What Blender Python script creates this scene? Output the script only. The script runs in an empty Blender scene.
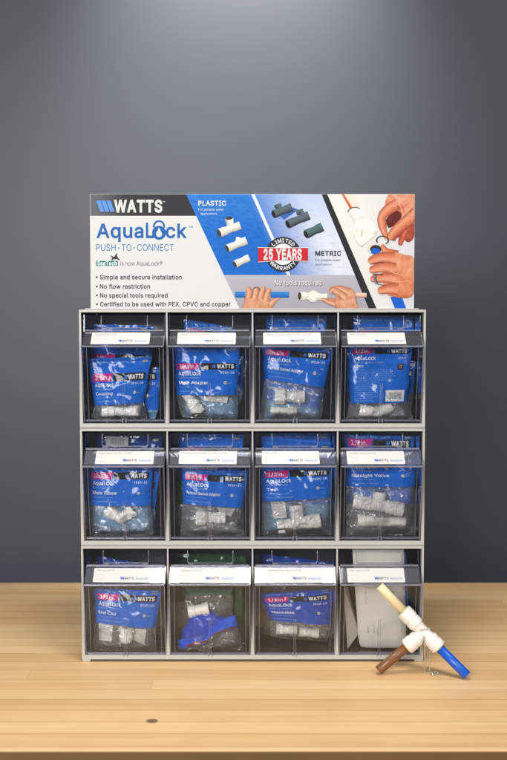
import bpy, bmesh, math, random
from mathutils import Vector, Matrix, noise
random.seed(7)
R = math.radians
S = bpy.context.scene
COL = S.collection

# ------------------------------------------------------------------ camera, world, lamps, exposure
CAM = Vector((0.0018, -1.646, 0.578)); TILT = R(2.83); FPX = 950.0
cd = bpy.data.cameras.new('camera'); cam = bpy.data.objects.new('camera', cd); COL.objects.link(cam)
cam.location = CAM; cam.rotation_euler = (R(90) - TILT, 0, 0)
cd.sensor_fit = 'VERTICAL'; cd.sensor_height = 36; cd.sensor_width = 24; cd.lens = 36 * FPX / 760
cd.clip_end = 50
cd.dof.use_dof = True; cd.dof.focus_distance = 1.655; cd.dof.aperture_fstop = 3.8
S.camera = cam
W = bpy.data.worlds.new('World'); S.world = W; W.use_nodes = True
bg = W.node_tree.nodes['Background']; bg.inputs[0].default_value = (0.84, 0.90, 1.0, 1); bg.inputs[1].default_value = 0.25

def area(name, loc, target, sx, sy, power, color=(1, .97, .93), spread=180):
    l = bpy.data.lights.new(name, 'AREA'); l.shape = 'RECTANGLE'; l.size = sx; l.size_y = sy
    l.energy = power; l.color = color; l.spread = R(spread)
    o = bpy.data.objects.new(name, l); COL.objects.link(o); o.location = loc
    d = Vector(target) - Vector(loc)
    o.rotation_euler = d.to_track_quat('-Z', 'Y').to_euler() if abs(d.x) + abs(d.y) > 1e-6 else (0, 0, 0)
    return o
area('ceiling_lamp', (-0.045, -0.455, 2.2), (-0.045, -0.455, 0), 0.76, 0.30, 7.0, spread=96)
area('front_fill', (-1.25, -3.0, 1.30), (0.0, 0.0, 0.30), 1.5, .9, 104, (1, .985, .96))  # added area light behind the camera, unseen, brightens the bin interiors
area('ceiling_lamp', (1.5, -2.0, 2.25), (0.3, -.2, 0.3), 1.0, 0.5, 9.5, spread=100)  # added fill lamp out of view, lights the upright fronts
sl = bpy.data.lights.new('wall_washer', 'SPOT'); sl.energy = 235; sl.spot_size = R(54); sl.spot_blend = 1; sl.shadow_soft_size = .06; sl.color = (1, .965, .91)
so = bpy.data.objects.new('wall_washer', sl); COL.objects.link(so); so.location = (-.02, .05, 2.2)
so.rotation_euler = (Vector((-.02, .66, 1.27)) - Vector(so.location)).to_track_quat('-Z', 'Y').to_euler()
S.view_settings.view_transform = 'Standard'; S.view_settings.look = 'None'
S.view_settings.exposure = 0.0; S.view_settings.gamma = 1
S.cycles.use_denoising = True
S.cycles.max_bounces = 12; S.cycles.transparent_max_bounces = 48
S.cycles.sample_clamp_indirect = 6; S.cycles.caustics_reflective = False; S.cycles.caustics_refractive = False

# ------------------------------------------------------------------ small helpers
def lin(c):
    c = c / 255.0
    return c / 12.92 if c <= .04045 else ((c + .055) / 1.055) ** 2.4
def rgb(r, g, b): return (lin(r), lin(g), lin(b), 1)
ct, st = math.cos(TILT), math.sin(TILT)
def pt(px, py, Y):
    """point on the vertical plane y=Y seen at picture position px,py (507x760)"""
    a = (px - 253.5) / FPX; b = (380 - py) / FPX
    d = Vector((a, ct + b * st, -st + b * ct))
    return CAM + d * ((Y - CAM.y) / d.y)
def floor_pt(px, py, Z):
    a = (px - 253.5) / FPX; b = (380 - py) / FPX
    d = Vector((a, ct + b * st, -st + b * ct))
    return CAM + d * ((Z - CAM.z) / d.z)

def nodes(m):
    m.use_nodes = True; nt = m.node_tree; nt.nodes.clear()
    return nt, nt.nodes, nt.links
def principled(name, col, rough=.5, bump=0, bscale=200, metal=0, coat=0, spec=.5, sss=0, var=0.0):
    m = bpy.data.materials.new(name); nt, N, L = nodes(m)
    o = N.new('ShaderNodeOutputMaterial'); p = N.new('ShaderNodeBsdfPrincipled'); L.new(p.outputs[0], o.inputs[0])
    p.inputs['Base Color'].default_value = col; p.inputs['Roughness'].default_value = rough
    p.inputs['Metallic'].default_value = metal; p.inputs['Coat Weight'].default_value = coat
    p.inputs['Specular IOR Level'].default_value = spec
    if sss: p.inputs['Subsurface Weight'].default_value = sss; p.inputs['Subsurface Radius'].default_value = (.004, .003, .002)
    tc = N.new('ShaderNodeTexCoord')
    if bump:
        nz = N.new('ShaderNodeTexNoise'); nz.inputs['Scale'].default_value = bscale; nz.inputs['Detail'].default_value = 4
        b = N.new('ShaderNodeBump'); b.inputs['Strength'].default_value = bump; b.inputs['Distance'].default_value = .001
        L.new(tc.outputs['Object'], nz.inputs['Vector']); L.new(nz.outputs[0], b.inputs['Height']); L.new(b.outputs[0], p.inputs['Normal'])
    if var:
        n2 = N.new('ShaderNodeTexNoise'); n2.inputs['Scale'].default_value = bscale * .12; n2.inputs['Detail'].default_value = 5
        mx = N.new('ShaderNodeMix'); mx.data_type = 'RGBA'
        mx.inputs[6].default_value = tuple(c * (1 - var) for c in col[:3]) + (1,)
        mx.inputs[7].default_value = tuple(min(1, c * (1 + var)) for c in col[:3]) + (1,)
        L.new(tc.outputs['Object'], n2.inputs['Vector']); L.new(n2.outputs[0], mx.inputs[0]); L.new(mx.outputs[2], p.inputs['Base Color'])
    return m
def clear(name, tint, rough=.06, haze=.03, hazecol=(.8, .8, .85, 1), bump=0, bscale=60, gloss=1.0, crinkle=0):
    """thin clear plastic: straight-through tint, fresnel reflection and a little haze"""
    m = bpy.data.materials.new(name); nt, N, L = nodes(m)
    o = N.new('ShaderNodeOutputMaterial')
    tr = N.new('ShaderNodeBsdfTransparent'); tr.inputs[0].default_value = tint
    df = N.new('ShaderNodeBsdfDiffuse'); df.inputs[0].default_value = hazecol
    gl = N.new('ShaderNodeBsdfGlossy'); gl.inputs['Roughness'].default_value = rough; gl.inputs[0].default_value = (1, 1, 1, 1)
    fr = N.new('ShaderNodeFresnel'); fr.inputs[0].default_value = 1.49
    mg = N.new('ShaderNodeMath'); mg.operation = 'MULTIPLY'; mg.inputs[1].default_value = gloss; mg.use_clamp = True
    a = N.new('ShaderNodeMixShader'); a.inputs[0].default_value = haze
    b = N.new('ShaderNodeMixShader')
    L.new(tr.outputs[0], a.inputs[1]); L.new(df.outputs[0], a.inputs[2])
    L.new(fr.outputs[0], mg.inputs[0]); L.new(mg.outputs[0], b.inputs[0])
    L.new(a.outputs[0], b.inputs[1]); L.new(gl.outputs[0], b.inputs[2]); L.new(b.outputs[0], o.inputs[0])
    if bump:
        tc = N.new('ShaderNodeTexCoord'); nz = N.new('ShaderNodeTexNoise'); nz.inputs['Scale'].default_value = bscale
        nz.inputs['Detail'].default_value = 3; nz.inputs['Distortion'].default_value = 1.2
        bp = N.new('ShaderNodeBump'); bp.inputs['Strength'].default_value = bump; bp.inputs['Distance'].default_value = .004
        L.new(tc.outputs['Object'], nz.inputs['Vector']); L.new(nz.outputs[0], bp.inputs['Height'])
        L.new(bp.outputs[0], gl.inputs['Normal']); L.new(bp.outputs[0], fr.inputs['Normal'])
        if crinkle:      # whitish streaks put into the haze as highlights on film creases
            n2 = N.new('ShaderNodeTexNoise'); n2.inputs['Scale'].default_value = 38; n2.inputs['Detail'].default_value = 4; n2.inputs['Distortion'].default_value = 2.2
            L.new(tc.outputs['Object'], n2.inputs['Vector'])
            s1 = N.new('ShaderNodeMath'); s1.operation = 'SUBTRACT'; s1.inputs[1].default_value = .5; L.new(n2.outputs[0], s1.inputs[0])
            s2 = N.new('ShaderNodeMath'); s2.operation = 'ABSOLUTE'; L.new(s1.outputs[0], s2.inputs[0])
            mr = N.new('ShaderNodeMapRange'); mr.inputs['From Min'].default_value = .022; mr.inputs['From Max'].default_value = 0
            mr.inputs['To Min'].default_value = haze; mr.inputs['To Max'].default_value = haze + crinkle
            L.new(s2.outputs[0], mr.inputs[0]); L.new(mr.outputs[0], a.inputs[0])
    return m
def printed(name, rough=.35, bump=.0, bscale=70, coat=0, dist=.003, spec=.5):
    """ink colours come from the mesh colour attribute 'ink'"""
    m = bpy.data.materials.new(name); nt, N, L = nodes(m)
    o = N.new('ShaderNodeOutputMaterial'); p = N.new('ShaderNodeBsdfPrincipled'); L.new(p.outputs[0], o.inputs[0])
    at = N.new('ShaderNodeAttribute'); at.attribute_name = 'ink'; L.new(at.outputs['Color'], p.inputs['Base Color'])
    p.inputs['Roughness'].default_value = rough; p.inputs['Coat Weight'].default_value = coat; p.inputs['Coat Roughness'].default_value = .05; p.inputs['Specular IOR Level'].default_value = spec
    if bump:
        tc = N.new('ShaderNodeTexCoord'); nz = N.new('ShaderNodeTexNoise'); nz.inputs['Scale'].default_value = bscale
        nz.inputs['Detail'].default_value = 3; nz.inputs['Distortion'].default_value = 1.5
        bp = N.new('ShaderNodeBump'); bp.inputs['Strength'].default_value = bump; bp.inputs['Distance'].default_value = dist
        L.new(tc.outputs['Object'], nz.inputs['Vector']); L.new(nz.outputs[0], bp.inputs['Height']); L.new(bp.outputs[0], p.inputs['Normal'])
    return m

class MB:
    """collects faces of several materials, with an ink colour per vertex, and links them as ONE mesh object"""
    def __init__(s): s.v = []; s.f = []; s.m = []; s.c = []; s.mats = []; s.sm = []
    def mi(s, m):
        if m not in s.mats: s.mats.append(m)
        return s.mats.index(m)
    def add(s, verts, faces, mat, col=(1, 1, 1, 1), smooth=False):
        n = len(s.v); k = s.mi(mat)
        cols = col if isinstance(col, list) else [col] * len(verts)
        s.v += [tuple(p) for p in verts]; s.c += cols
        for f in faces: s.f.append(tuple(i + n for i in f)); s.m.append(k); s.sm.append(smooth)
    def box(s, a, b, mat, taper=None):
        (x0, y0, z0), (x1, y1, z1) = a, b
        vs = [(x, y, z) for x in (x0, x1) for y in (y0, y1) for z in (z0, z1)]
        fs = [(0, 1, 3, 2), (4, 6, 7, 5), (0, 4, 5, 1), (2, 3, 7, 6), (0, 2, 6, 4), (1, 5, 7, 3)]
        s.add(vs, fs, mat)
    def prism_x(s, prof, x0, x1, mat):
        """extrude a (y,z) outline along x"""
        n = len(prof)
        vs = [(x0, y, z) for y, z in prof] + [(x1, y, z) for y, z in prof]
        fs = [tuple(range(n)), tuple(range(2 * n - 1, n - 1, -1))] + [(i, i + n, (i + 1) % n + n, (i + 1) % n) for i in range(n)]
        s.add(vs, fs, mat)
    def prism_z(s, prof, z0, z1, mat):
        n = len(prof)
        vs = [(x, y, z0) for x, y in prof] + [(x, y, z1) for x, y in prof]
        fs = [tuple(range(n))[::-1], tuple(range(n, 2 * n))] + [(i, (i + 1) % n, (i + 1) % n + n, i + n) for i in range(n)]
        s.add(vs, fs, mat)
    def hexa(s, vs, mat):
        """8 corners ordered like box()"""
        s.add(vs, [(0, 1, 3, 2), (4, 6, 7, 5), (0, 4, 5, 1), (2, 3, 7, 6), (0, 2, 6, 4), (1, 5, 7, 3)], mat)
    def lathe(s, p0, p1, prof, mat, n=28, sides=None):
        """prof: list of (distance along p0->p1, radius)"""
        p0 = Vector(p0); d = (Vector(p1) - p0).normalized()
        a = d.orthogonal().normalized(); b = d.cross(a)
        vs = []; fs = []
        for t, r in prof:
            for k in range(n):
                w = 2 * math.pi * k / n
                rr = r * (1 + (sides[1] if int(k * sides[0] / n * 2) % 2 else 0)) if sides else r
                vs.append(p0 + d * t + (a * math.cos(w) + b * math.sin(w)) * rr)
        for i in range(len(prof) - 1):
            for k in range(n):
                fs.append((i * n + k, i * n + (k + 1) % n, (i + 1) * n + (k + 1) % n, (i + 1) * n + k))
        fs.append(tuple(range(n))[::-1]); fs.append(tuple(range((len(prof) - 1) * n, len(prof) * n)))
        s.add(vs, fs, mat, smooth=True)
    def tube(s, path, r, mat, n=8):
        path = [Vector(p) for p in path]; vs = []; fs = []
        for i, p in enumerate(path):
            d = (path[min(i + 1, len(path) - 1)] - path[max(i - 1, 0)]).normalized()
            a = d.cross(Vector((0.02, 1, 0.01))).normalized(); b = d.cross(a)
            for k in range(n):
                w = 2 * math.pi * k / n; vs.append(p + (a * math.cos(w) + b * math.sin(w)) * r)
        for i in range(len(path) - 1):
            for k in range(n): fs.append((i * n + k, i * n + (k + 1) % n, (i + 1) * n + (k + 1) % n, (i + 1) * n + k))
        fs.append(tuple(range(n))[::-1]); fs.append(tuple(range((len(path) - 1) * n, len(path) * n)))
        s.add(vs, fs, mat, smooth=True)
    def ball(s, c, r, mat, n=8):
        c = Vector(c); vs = [c + Vector((0, 0, r))]; fs = []
        h = n // 2
        for i in range(1, h):
            a = math.pi * i / h
            for k in range(n):
                w = 2 * math.pi * k / n
                vs.append(c + Vector((math.sin(a) * math.cos(w), math.sin(a) * math.sin(w), math.cos(a))) * r)
        vs.append(c - Vector((0, 0, r))); last = len(vs) - 1
        for k in range(n):
            fs.append((0, 1 + k, 1 + (k + 1) % n)); fs.append((last, last - n + (k + 1) % n, last - n + k))
        for i in range(h - 2):
            for k in range(n):
                q = 1 + i * n
                fs.append((q + k, q + n + k, q + n + (k + 1) % n, q + (k + 1) % n))
        s.add(vs, fs, mat, smooth=True)
    def build(s, name, parent=None, bevel=0, sharp=False):
        me = bpy.data.meshes.new(name); me.from_pydata(s.v, [], s.f); me.update()
        for m in s.mats: me.materials.append(m)
        me.polygons.foreach_set('material_index', s.m); me.polygons.foreach_set('use_smooth', s.sm)
        if sharp: me.set_sharp_from_angle(angle=R(28))
        ca = me.color_attributes.new('ink', 'FLOAT_COLOR', 'POINT')
        ca.data.foreach_set('color', [x for c in s.c for x in c])
        o = bpy.data.objects.new(name, me); COL.objects.link(o)
        if parent: o.parent = parent
        if bevel:
            bv = o.modifiers.new('bevel', 'BEVEL'); bv.width = bevel; bv.segments = 2; bv.limit_method = 'ANGLE'; bv.angle_limit = R(50)
        return o
def tag(o, label=None, cat=None, group=None, kind=None):
    if label: o['label'] = label
    if cat: o['category'] = cat
    if group: o['group'] = group
    if kind: o['kind'] = kind
    return o
def empty(name, loc=(0, 0, 0)):
    o = bpy.data.objects.new(name, None); COL.objects.link(o); o.location = loc; o.empty_display_size = .02
    return o
def rebase(root, loc):
    """put an Empty at loc and keep its children where they are"""
    root.location = loc
    for ch in root.children:
        ch.matrix_parent_inverse = Matrix.Translation(-Vector(loc))

# text as triangles, from a table of letter outlines: character=advance=outline|outline (1/1000 em)
GLYPHS = """A=480=16,0 201,509 276,509 463,0 395,0 287,302 276,334 264,372 250,420 232,478 245,478 228,419 213,371 201,333 191,302 85,0|110,142 110,199 370,199 370,142
B=456=60,0 60,509 241,509 289,504 329,491 359,469 381,442 394,410 398,374 395,344 387,320 373,301 356,286 336,275 315,267 339,257 363,245 385,227 402,203 414,173 418,136 413,100 400,67 377,39 344,18 301,4 247,0|125,57 245,57 296,63 330,80 349,105 355,137 352,161 342,184 327,203 306,218 279,228 248,231 125,231|125,285 238,285 265,288 288,296 308,309 323,326 333,348 336,372 330,403 313,429 283,446 240,452 125,452
C=510=267,-7 205,1 150,25 104,63 70,115 48,179 40,254 48,329 70,393 104,445 150,484 205,508 267,516 305,513 340,504 373,490 402,471 427,447 448,418 463,385 473,348 408,348 401,373 389,395 375,413 357,428 337,440 315,449 292,454 267,456 223,450 184,432 150,403 125,364 109,314 103,254 109,194 125,145 151,105 184,76 223,59 267,53 292,55 315,60 337,69 357,81 375,96 389,114 401,136 408,160 473,160 463,124 448,91 428,62 402,38 373,19 341,5 305,-4
D=502=219,0 96,0 96,57 215,57 272,63 318,81 354,110 379,149 394,198 399,255 394,312 379,361 354,399 320,428 275,446 221,452 93,452 93,509 225,509 294,501 353,478 399,441 433,391 455,329 462,255 455,181 433,119 398,68 351,31 291,8|125,509 125,0 60,0 60,509
E=419=60,0 60,509 372,509 372,452 125,452 125,286 355,286 355,229 125,229 125,57 375,57 375,0
F=410=60,0 60,509 369,509 369,452 125,452 125,278 346,278 346,221 125,221 125,0
G=520=269,-7 205,1 149,25 104,64 69,116 47,179 40,254 47,329 69,393 103,445 149,484 203,508 265,516 304,513 340,504 374,489 403,469 429,445 449,416 465,384 474,349 408,349 399,372 387,393 373,411 356,427 337,439 315,448 291,454 265,456 222,450 183,432 150,404 125,364 109,314 103,254 109,194 125,145 151,105 184,76 224,59 269,53 309,57 345,71 374,93 396,123 410,160 415,202 434,199 283,199 283,256 478,256 478,200 471,141 451,91 419,50 377,19 326,0
H=517=60,0 60,509 125,509 125,289 392,289 392,509 457,509 457,0 392,0 392,232 125,232 125,0
I=300=31,0 31,57 118,57 118,452 31,452 31,509 269,509 269,452 183,452 183,57 269,57 269,0
J=396=185,-7 124,3 75,33 44,81 33,145 33,173 98,173 98,145 104,104 122,74 149,56 185,50 220,56 248,74 266,104 272,145 272,509 336,509 336,145 326,81 294,33 246,3
K=467=104,145 104,216 122,239 139,261 157,282 174,303 193,324 212,344 364,509 448,509 231,276|60,0 60,509 125,509 125,334 124,225 125,193 125,0|372,0 188,259 228,309 449,0
L=393=60,0 60,509 125,509 125,57 361,57 361,0
M=628=60,0 60,509 152,509 277,187 282,174 287,159 293,141 299,123 305,103 311,84 317,65 322,49 307,49 312,65 318,83 324,102 330,121 336,140 342,158 348,174 352,187 476,509 568,509 568,0 504,0 504,291 504,308 504,327 505,347 505,369 506,391 506,413 507,435 507,457 513,457 505,433 498,409 490,386 482,363 474,341 467,322 461,305 456,291 342,0 286,0 170,291 165,304 159,321 152,340 145,361 137,384 129,408 121,432 112,457 119,457 119,437 120,416 120,394 121,372 121,350 122,328 122,309 122,291 122,0
N=523=60,0 60,509 136,509 343,183 352,169 363,151 375,130 388,107 401,82 414,55 405,54 402,81 401,108 400,134 399,157 399,178 399,195 399,509 463,509 463,0 387,0 202,290 190,310 177,331 164,354 148,381 130,413 108,452 119,454 121,417 122,384 123,354 124,328 125,307 125,291 125,0
O=533=267,-7 205,1 150,25 105,63 70,115 48,179 40,254 48,329 70,393 105,445 150,484 205,508 267,516 329,508 384,484 429,445 464,393 486,329 493,254 486,179 464,115 429,63 384,25 329,1|267,53 310,59 349,76 383,105 408,144 425,194 430,254 425,314 408,365 383,404 349,433 310,450 267,456 223,450 184,433 151,404 125,364 109,314 103,254 109,194 125,144 151,105 184,76 223,59
P=445=60,0 60,509 235,509 289,503 332,487 366,462 390,430 404,391 409,348 404,304 390,265 366,233 332,207 289,191 235,186 109,186 109,242 233,242 269,246 297,256 318,272 333,294 342,319 344,348 342,376 333,402 318,423 297,439 268,449 232,452 125,452 125,0
Q=533=245,159 313,159 369,85 384,65 468,-48 401,-48 346,27 331,46|267,-7 205,1 150,25 105,63 70,115 48,179 40,254 48,329 70,393 105,445 150,484 205,508 267,516 329,508 384,484 429,445 464,393 486,329 493,254 486,179 464,115 429,63 384,25 329,1|267,53 310,59 349,76 383,105 408,144 425,194 430,254 425,314 408,365 383,404 349,433 310,450 267,456 223,450 184,433 151,404 125,364 109,314 103,254 109,194 125,144 151,105 184,76 223,59
R=449=60,0 60,509 236,509 290,504 333,489 367,465 390,433 405,395 409,352 405,309 390,271 367,240 333,217 289,203 236,198 96,198 96,255 234,255 269,258 298,267 319,281 334,300 342,324 345,352 342,380 334,405 319,425 298,440 269,449 233,452 125,452 125,0|353,0 230,229 303,229 428,0
S=447=224,-9 172,-4 128,9 91,31 64,60 46,96 38,137 104,137 110,110 123,88 142,71 166,59 194,52 224,49 257,52 286,60 311,74 329,92 341,114 346,139 342,161 332,179 316,193 296,205 272,214 245,222 184,239 128,260 86,289 60,326 52,372 58,413 75,448 102,476 138,498 180,511 227,516 275,511 316,498 351,476 377,449 394,415 401,378 337,378 326,412 302,437 267,453 225,459 194,456 167,448 145,435 129,418 118,398 115,376 119,352 131,334 148,319 169,308 191,300 212,293 264,279 287,272 312,264 336,252 359,238 379,220 395,198 405,171 408,139 403,99 386,64 360,34 323,11 278,-4
T=449=32,452 32,509 417,509 417,452 257,452 257,0 193,0 193,452
U=517=259,-8 203,-2 154,15 114,43 85,80 66,124 60,173 60,509 124,509 124,178 128,144 141,113 160,87 187,68 220,56 259,52 298,56 331,68 357,87 377,113 389,144 393,178 393,509 457,509 457,173 451,124 433,80 403,43 363,15 315,-2
V=480=204,0 16,509 84,509 192,206 203,176 215,137 230,89 248,31 235,31 252,90 267,138 279,176 290,206 395,509 463,509 278,0
W=686=155,0 16,509 82,509 163,196 170,171 175,145 181,120 187,94 192,67 197,40 189,40 194,67 200,94 205,120 211,145 218,171 224,196 306,509 380,509 462,196 468,171 474,145 480,120 486,94 492,67 497,40 488,40 493,67 499,94 504,120 510,145 517,171 523,196 603,509 670,509 530,0 455,0 368,323 359,356 351,391 344,431 336,475 350,475 342,433 335,395 327,359 318,323 230,0
X=474=18,0 217,284 217,236 29,509 104,509 178,400 192,379 204,361 214,345 223,329 233,312 243,292 232,292 243,311 252,329 261,345 272,361 284,379 298,400 374,509 446,509 259,239 259,287 456,0 382,0 292,129 279,149 268,165 259,180 250,195 241,212 230,231 244,231 235,213 225,196 216,181 206,166 195,149 182,129 91,0
Y=472=203,0 203,208 16,509 91,509 192,344 208,318 222,292 236,264 250,230 224,230 237,265 251,293 265,318 280,344 381,509 455,509 268,208 268,0
Z=438=42,0 42,46 273,385 289,408 306,431 323,453 341,476 348,454 317,453 285,452 254,452 223,452 40,452 40,509 397,509 397,462 169,129 152,105 134,81 116,57 97,33 90,54 121,56 152,57 183,57 214,57 399,57 399,0
a=389=160,-9 126,-5 94,5 68,22 48,45 35,73 30,108 34,138 43,161 58,179 78,193 100,203 125,211 152,216 178,220 209,224 234,227 252,230 265,235 273,243 276,255 273,279 267,297 256,311 240,322 220,329 196,331 171,329 149,322 132,313 118,301 107,288 100,274 41,291 57,322 79,346 104,364 133,375 163,382 194,384 215,383 239,379 263,372 286,360 306,343 322,320 333,290 337,251 337,0 277,0 277,52 264,38 252,25 236,12 215,1 190,-6|170,45 202,49 228,59 248,74 263,93 272,115 276,138 276,190 270,186 259,182 246,179 231,176 216,173 200,171 186,169 175,168 154,164 134,159 117,150 103,139 95,124 92,105 94,87 102,72 114,61 130,52 149,47
b=424=229,-8 198,-5 172,4 153,17 138,31 127,46 118,59 112,59 112,0 53,0 53,509 114,509 114,319 127,331 137,346 152,360 171,373 197,381 229,384 274,378 313,361 345,332 370,293 385,245 390,189 385,133 370,84 346,45 313,16 274,-2|220,47 253,51 279,66 301,88 316,117 325,151 328,189 325,227 316,261 301,290 280,311 253,325 220,330 188,325 161,312 140,291 125,263 116,229 113,189 116,150 125,115 140,86 162,65 188,51
c=396=207,-8 159,-2 117,16 82,46 56,85 40,133 34,187 40,243 56,291 82,330 117,360 159,378 207,384 234,383 260,377 284,368 305,356 324,341 340,322 353,301 362,277 303,262 298,276 290,289 281,301 270,311 257,319 242,325 226,329 207,330 173,325 145,310 124,287 108,258 99,224 96,187 99,151 108,117 124,89 145,66 173,51 207,46 226,48 243,52 258,58 271,66 282,76 292,89 299,102 304,117 363,102 354,78 341,56 325,37 306,21 285,9 261,-1 235,-6
d=424=195,-8 151,-2 111,16 79,45 55,84 39,133 34,189 39,245 55,293 79,332 112,361 151,378 196,384 228,381 253,373 272,360 287,346 298,331 306,319 311,509 372,509 372,0 313,0 313,59 307,59 298,46 287,31 272,17 252,4 227,-5|205,47 236,51 263,65 284,86 299,115 309,150 312,189 309,229 300,263 284,291 263,312 237,325 205,330 172,325 145,311 124,290 108,261 99,227 96,189 99,151 109,117 124,88 145,66 172,51
e=404=212,-8 161,-2 117,16 82,46 56,85 40,132 34,187 39,242 55,290 81,329 115,359 157,378 205,384 236,382 266,374 294,361 319,341 341,315 357,282 368,242 371,194 371,169 75,169 75,221 338,221 310,202 307,237 298,269 283,294 263,314 237,326 205,330 173,326 146,313 125,294 109,270 99,241 96,211 96,178 100,139 110,106 128,80 151,61 179,50 212,46 234,48 254,53 271,61 285,73 297,88 306,105 365,91 353,63 335,39 311,19 283,4 249,-5
f=254=228,379 228,327 6,327 6,379|81,0 81,432 84,461 96,486 113,505 135,519 161,527 187,530 207,529 222,527 234,524 243,521 227,468 222,470 215,472 206,473 195,474 171,470 154,460 145,443 142,419 142,0
g=425=207,-151 168,-148 134,-140 105,-127 82,-110 64,-91 51,-69 101,-41 110,-53 122,-66 136,-78 154,-88 178,-95 207,-97 249,-92 282,-75 304,-47 311,-6 311,68 298,56 287,41 272,28 252,16 227,8 195,5 152,10 113,27 80,53 55,90 39,136 34,191 39,246 55,293 80,332 112,361 152,378 196,384 228,382 253,373 273,360 288,346 299,331 308,319 313,379 372,379 372,-9 367,-54 350,-90 324,-117 291,-136 251,-147|205,59 237,63 264,75 285,95 300,121 309,154 312,193 309,231 300,264 285,291 264,312 237,325 205,330 172,325 145,312 124,290 109,262 99,229 96,193 99,155 109,123 124,96 145,76 172,63
h=410=114,227 114,0 53,0 53,509 114,509 114,287 102,287 124,332 152,362 187,379 227,384 264,380 295,369 321,349 341,321 353,285 357,240 357,0 296,0 296,235 290,275 273,304 246,323 210,329 184,326 161,317 141,303 126,283 117,257
i=167=53,0 53,379 114,379 114,0|84,443 67,446 54,455 44,468 41,483 44,499 54,512 67,521 84,524 100,521 114,512 123,499 126,483 123,468 114,455 100,446
j=167=53,379 114,379 114,-30 111,-63 102,-90 86,-113 65,-129 37,-139 4,-143 -10,-143 -10,-87 2,-87 25,-83 40,-72 50,-54 53,-29|83,443 67,446 53,455 44,468 41,483 44,499 53,512 67,521 83,524 100,521 114,512 123,499 126,483 123,468 114,455 100,446
k=381=110,137 110,212 121,212 284,379 360,379 184,199 177,199|53,0 53,509 114,509 114,0|294,0 148,186 191,229 372,0
l=189=139,-2 101,3 74,20 58,47 53,84 53,509 114,509 114,99 115,77 120,62 130,54 146,52 154,52 160,53 170,54 181,3 172,1 162,-1 151,-2
m=610=53,0 53,379 112,379 112,295 118,323 132,346 151,363 172,376 195,384 219,386 257,380 287,361 309,331 321,295 312,295 322,321 337,343 357,361 381,375 407,383 437,386 468,383 497,372 522,354 541,328 553,296 557,255 557,0 496,0 496,254 490,289 473,313 447,326 419,330 395,328 374,320 358,307 345,290 338,270 335,247 335,0 274,0 274,260 269,288 253,311 229,326 199,330 178,328 158,320 140,307 126,289 117,266 114,238 114,0
n=410=114,227 114,0 53,0 53,379 112,379 112,287 102,287 124,332 152,362 187,379 227,384 264,380 295,369 321,349 341,321 353,285 357,240 357,0 296,0 296,235 290,275 273,304 246,323 210,329 184,326 161,317 141,303 126,283 117,257
o=415=207,-8 159,-2 117,16 82,46 56,85 40,133 34,187 40,243 56,291 82,330 117,360 159,378 207,384 256,378 299,360 333,330 359,291 376,243 381,187 376,133 359,85 333,46 299,16 256,-2|207,46 242,51 270,66 292,89 307,117 316,151 319,187 316,224 307,258 292,287 270,310 242,325 207,330 173,325 145,310 124,287 108,258 99,224 96,187 99,151 108,117 124,89 145,66 173,51
p=424=53,-143 53,379 112,379 112,319 118,319 126,331 137,346 152,360 171,373 197,381 229,384 274,378 313,361 345,332 370,293 385,245 390,189 385,133 370,84 346,45 313,16 274,-2 229,-8 198,-5 173,4 153,17 138,31 127,46 118,59 114,-143|220,47 253,51 279,66 301,88 316,117 325,151 328,189 325,227 316,261 301,290 280,311 253,325 220,330 188,325 161,312 140,291 125,263 116,229 113,189 116,150 125,115 140,86 162,65 188,51
q=424=372,-143 311,-143 311,59 298,46 287,31 272,17 252,4 227,-5 195,-8 151,-2 111,16 79,45 55,84 39,133 34,189 39,245 55,293 79,332 112,361 151,378 196,384 228,381 253,373 272,360 287,346 298,331 307,319 313,319 313,379 372,379|205,47 236,51 263,65 284,86 299,115 309,150 312,189 309,229 300,263 284,291 263,312 237,325 205,330 172,325 145,311 124,290 108,261 99,227 96,189 99,151 109,117 124,88 145,66 172,51
r=259=53,0 53,379 112,379 112,321 130,347 152,367 181,380 213,385 221,385 229,384 237,384 243,384 243,322 230,324 219,325 207,326 182,323 159,315 140,301 126,284 117,262 114,237 114,0
s=365=182,-8 145,-5 112,3 84,18 62,38 45,63 36,94 94,107 105,79 124,60 150,49 181,45 217,50 244,62 262,81 268,103 265,121 254,136 237,147 212,155 149,170 104,186 72,208 53,237 47,274 51,305 65,332 87,354 115,370 149,381 187,384 223,381 254,372 279,358 299,339 314,316 324,290 268,277 258,298 243,316 219,328 187,333 156,329 131,317 114,299 109,277 112,258 124,243 144,232 172,223 229,209 275,194 306,171 325,142 331,107 326,75 312,47 290,24 260,6 223,-5
t=227=204,379 204,327 6,327 6,379|65,471 126,471 126,98 128,76 136,61 150,53 170,50 177,50 185,51 194,52 202,54 213,2 203,-1 192,-3 180,-4 168,-4 125,2 92,21 72,52 65,93
u=410=182,-5 146,-1 115,11 89,31 69,59 57,95 53,139 53,379 114,379 114,144 119,105 137,75 164,56 200,50 226,53 249,62 268,77 283,97 293,122 296,153 296,379 357,379 357,0 298,0 298,92 307,92 286,47 257,17 222,0
v=389=163,0 17,379 84,379 165,155 177,121 187,87 196,53 206,21 184,21 194,53 203,87 213,121 224,155 305,379 371,379 226,0
w=567=138,0 23,379 87,379 133,214 143,177 154,137 165,91 175,41 165,41 175,90 186,135 196,176 206,214 252,379 316,379 362,214 371,176 382,136 392,91 402,41 391,41 402,90 413,135 423,176 434,214 480,379 545,379 429,0 368,0 319,172 312,198 305,225 297,252 291,280 284,309 277,338 291,338 284,309 277,280 270,252 263,225 255,198 248,172 199,0
x=379=21,0 171,218 171,171 29,379 100,379 147,306 164,279 179,253 193,229 207,206 175,206 190,229 202,253 216,279 233,306 282,379 352,379 209,169 209,214 358,0 287,0 231,85 214,112 200,136 187,159 173,182 205,182 191,159 178,136 165,112 148,85 91,0
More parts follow.
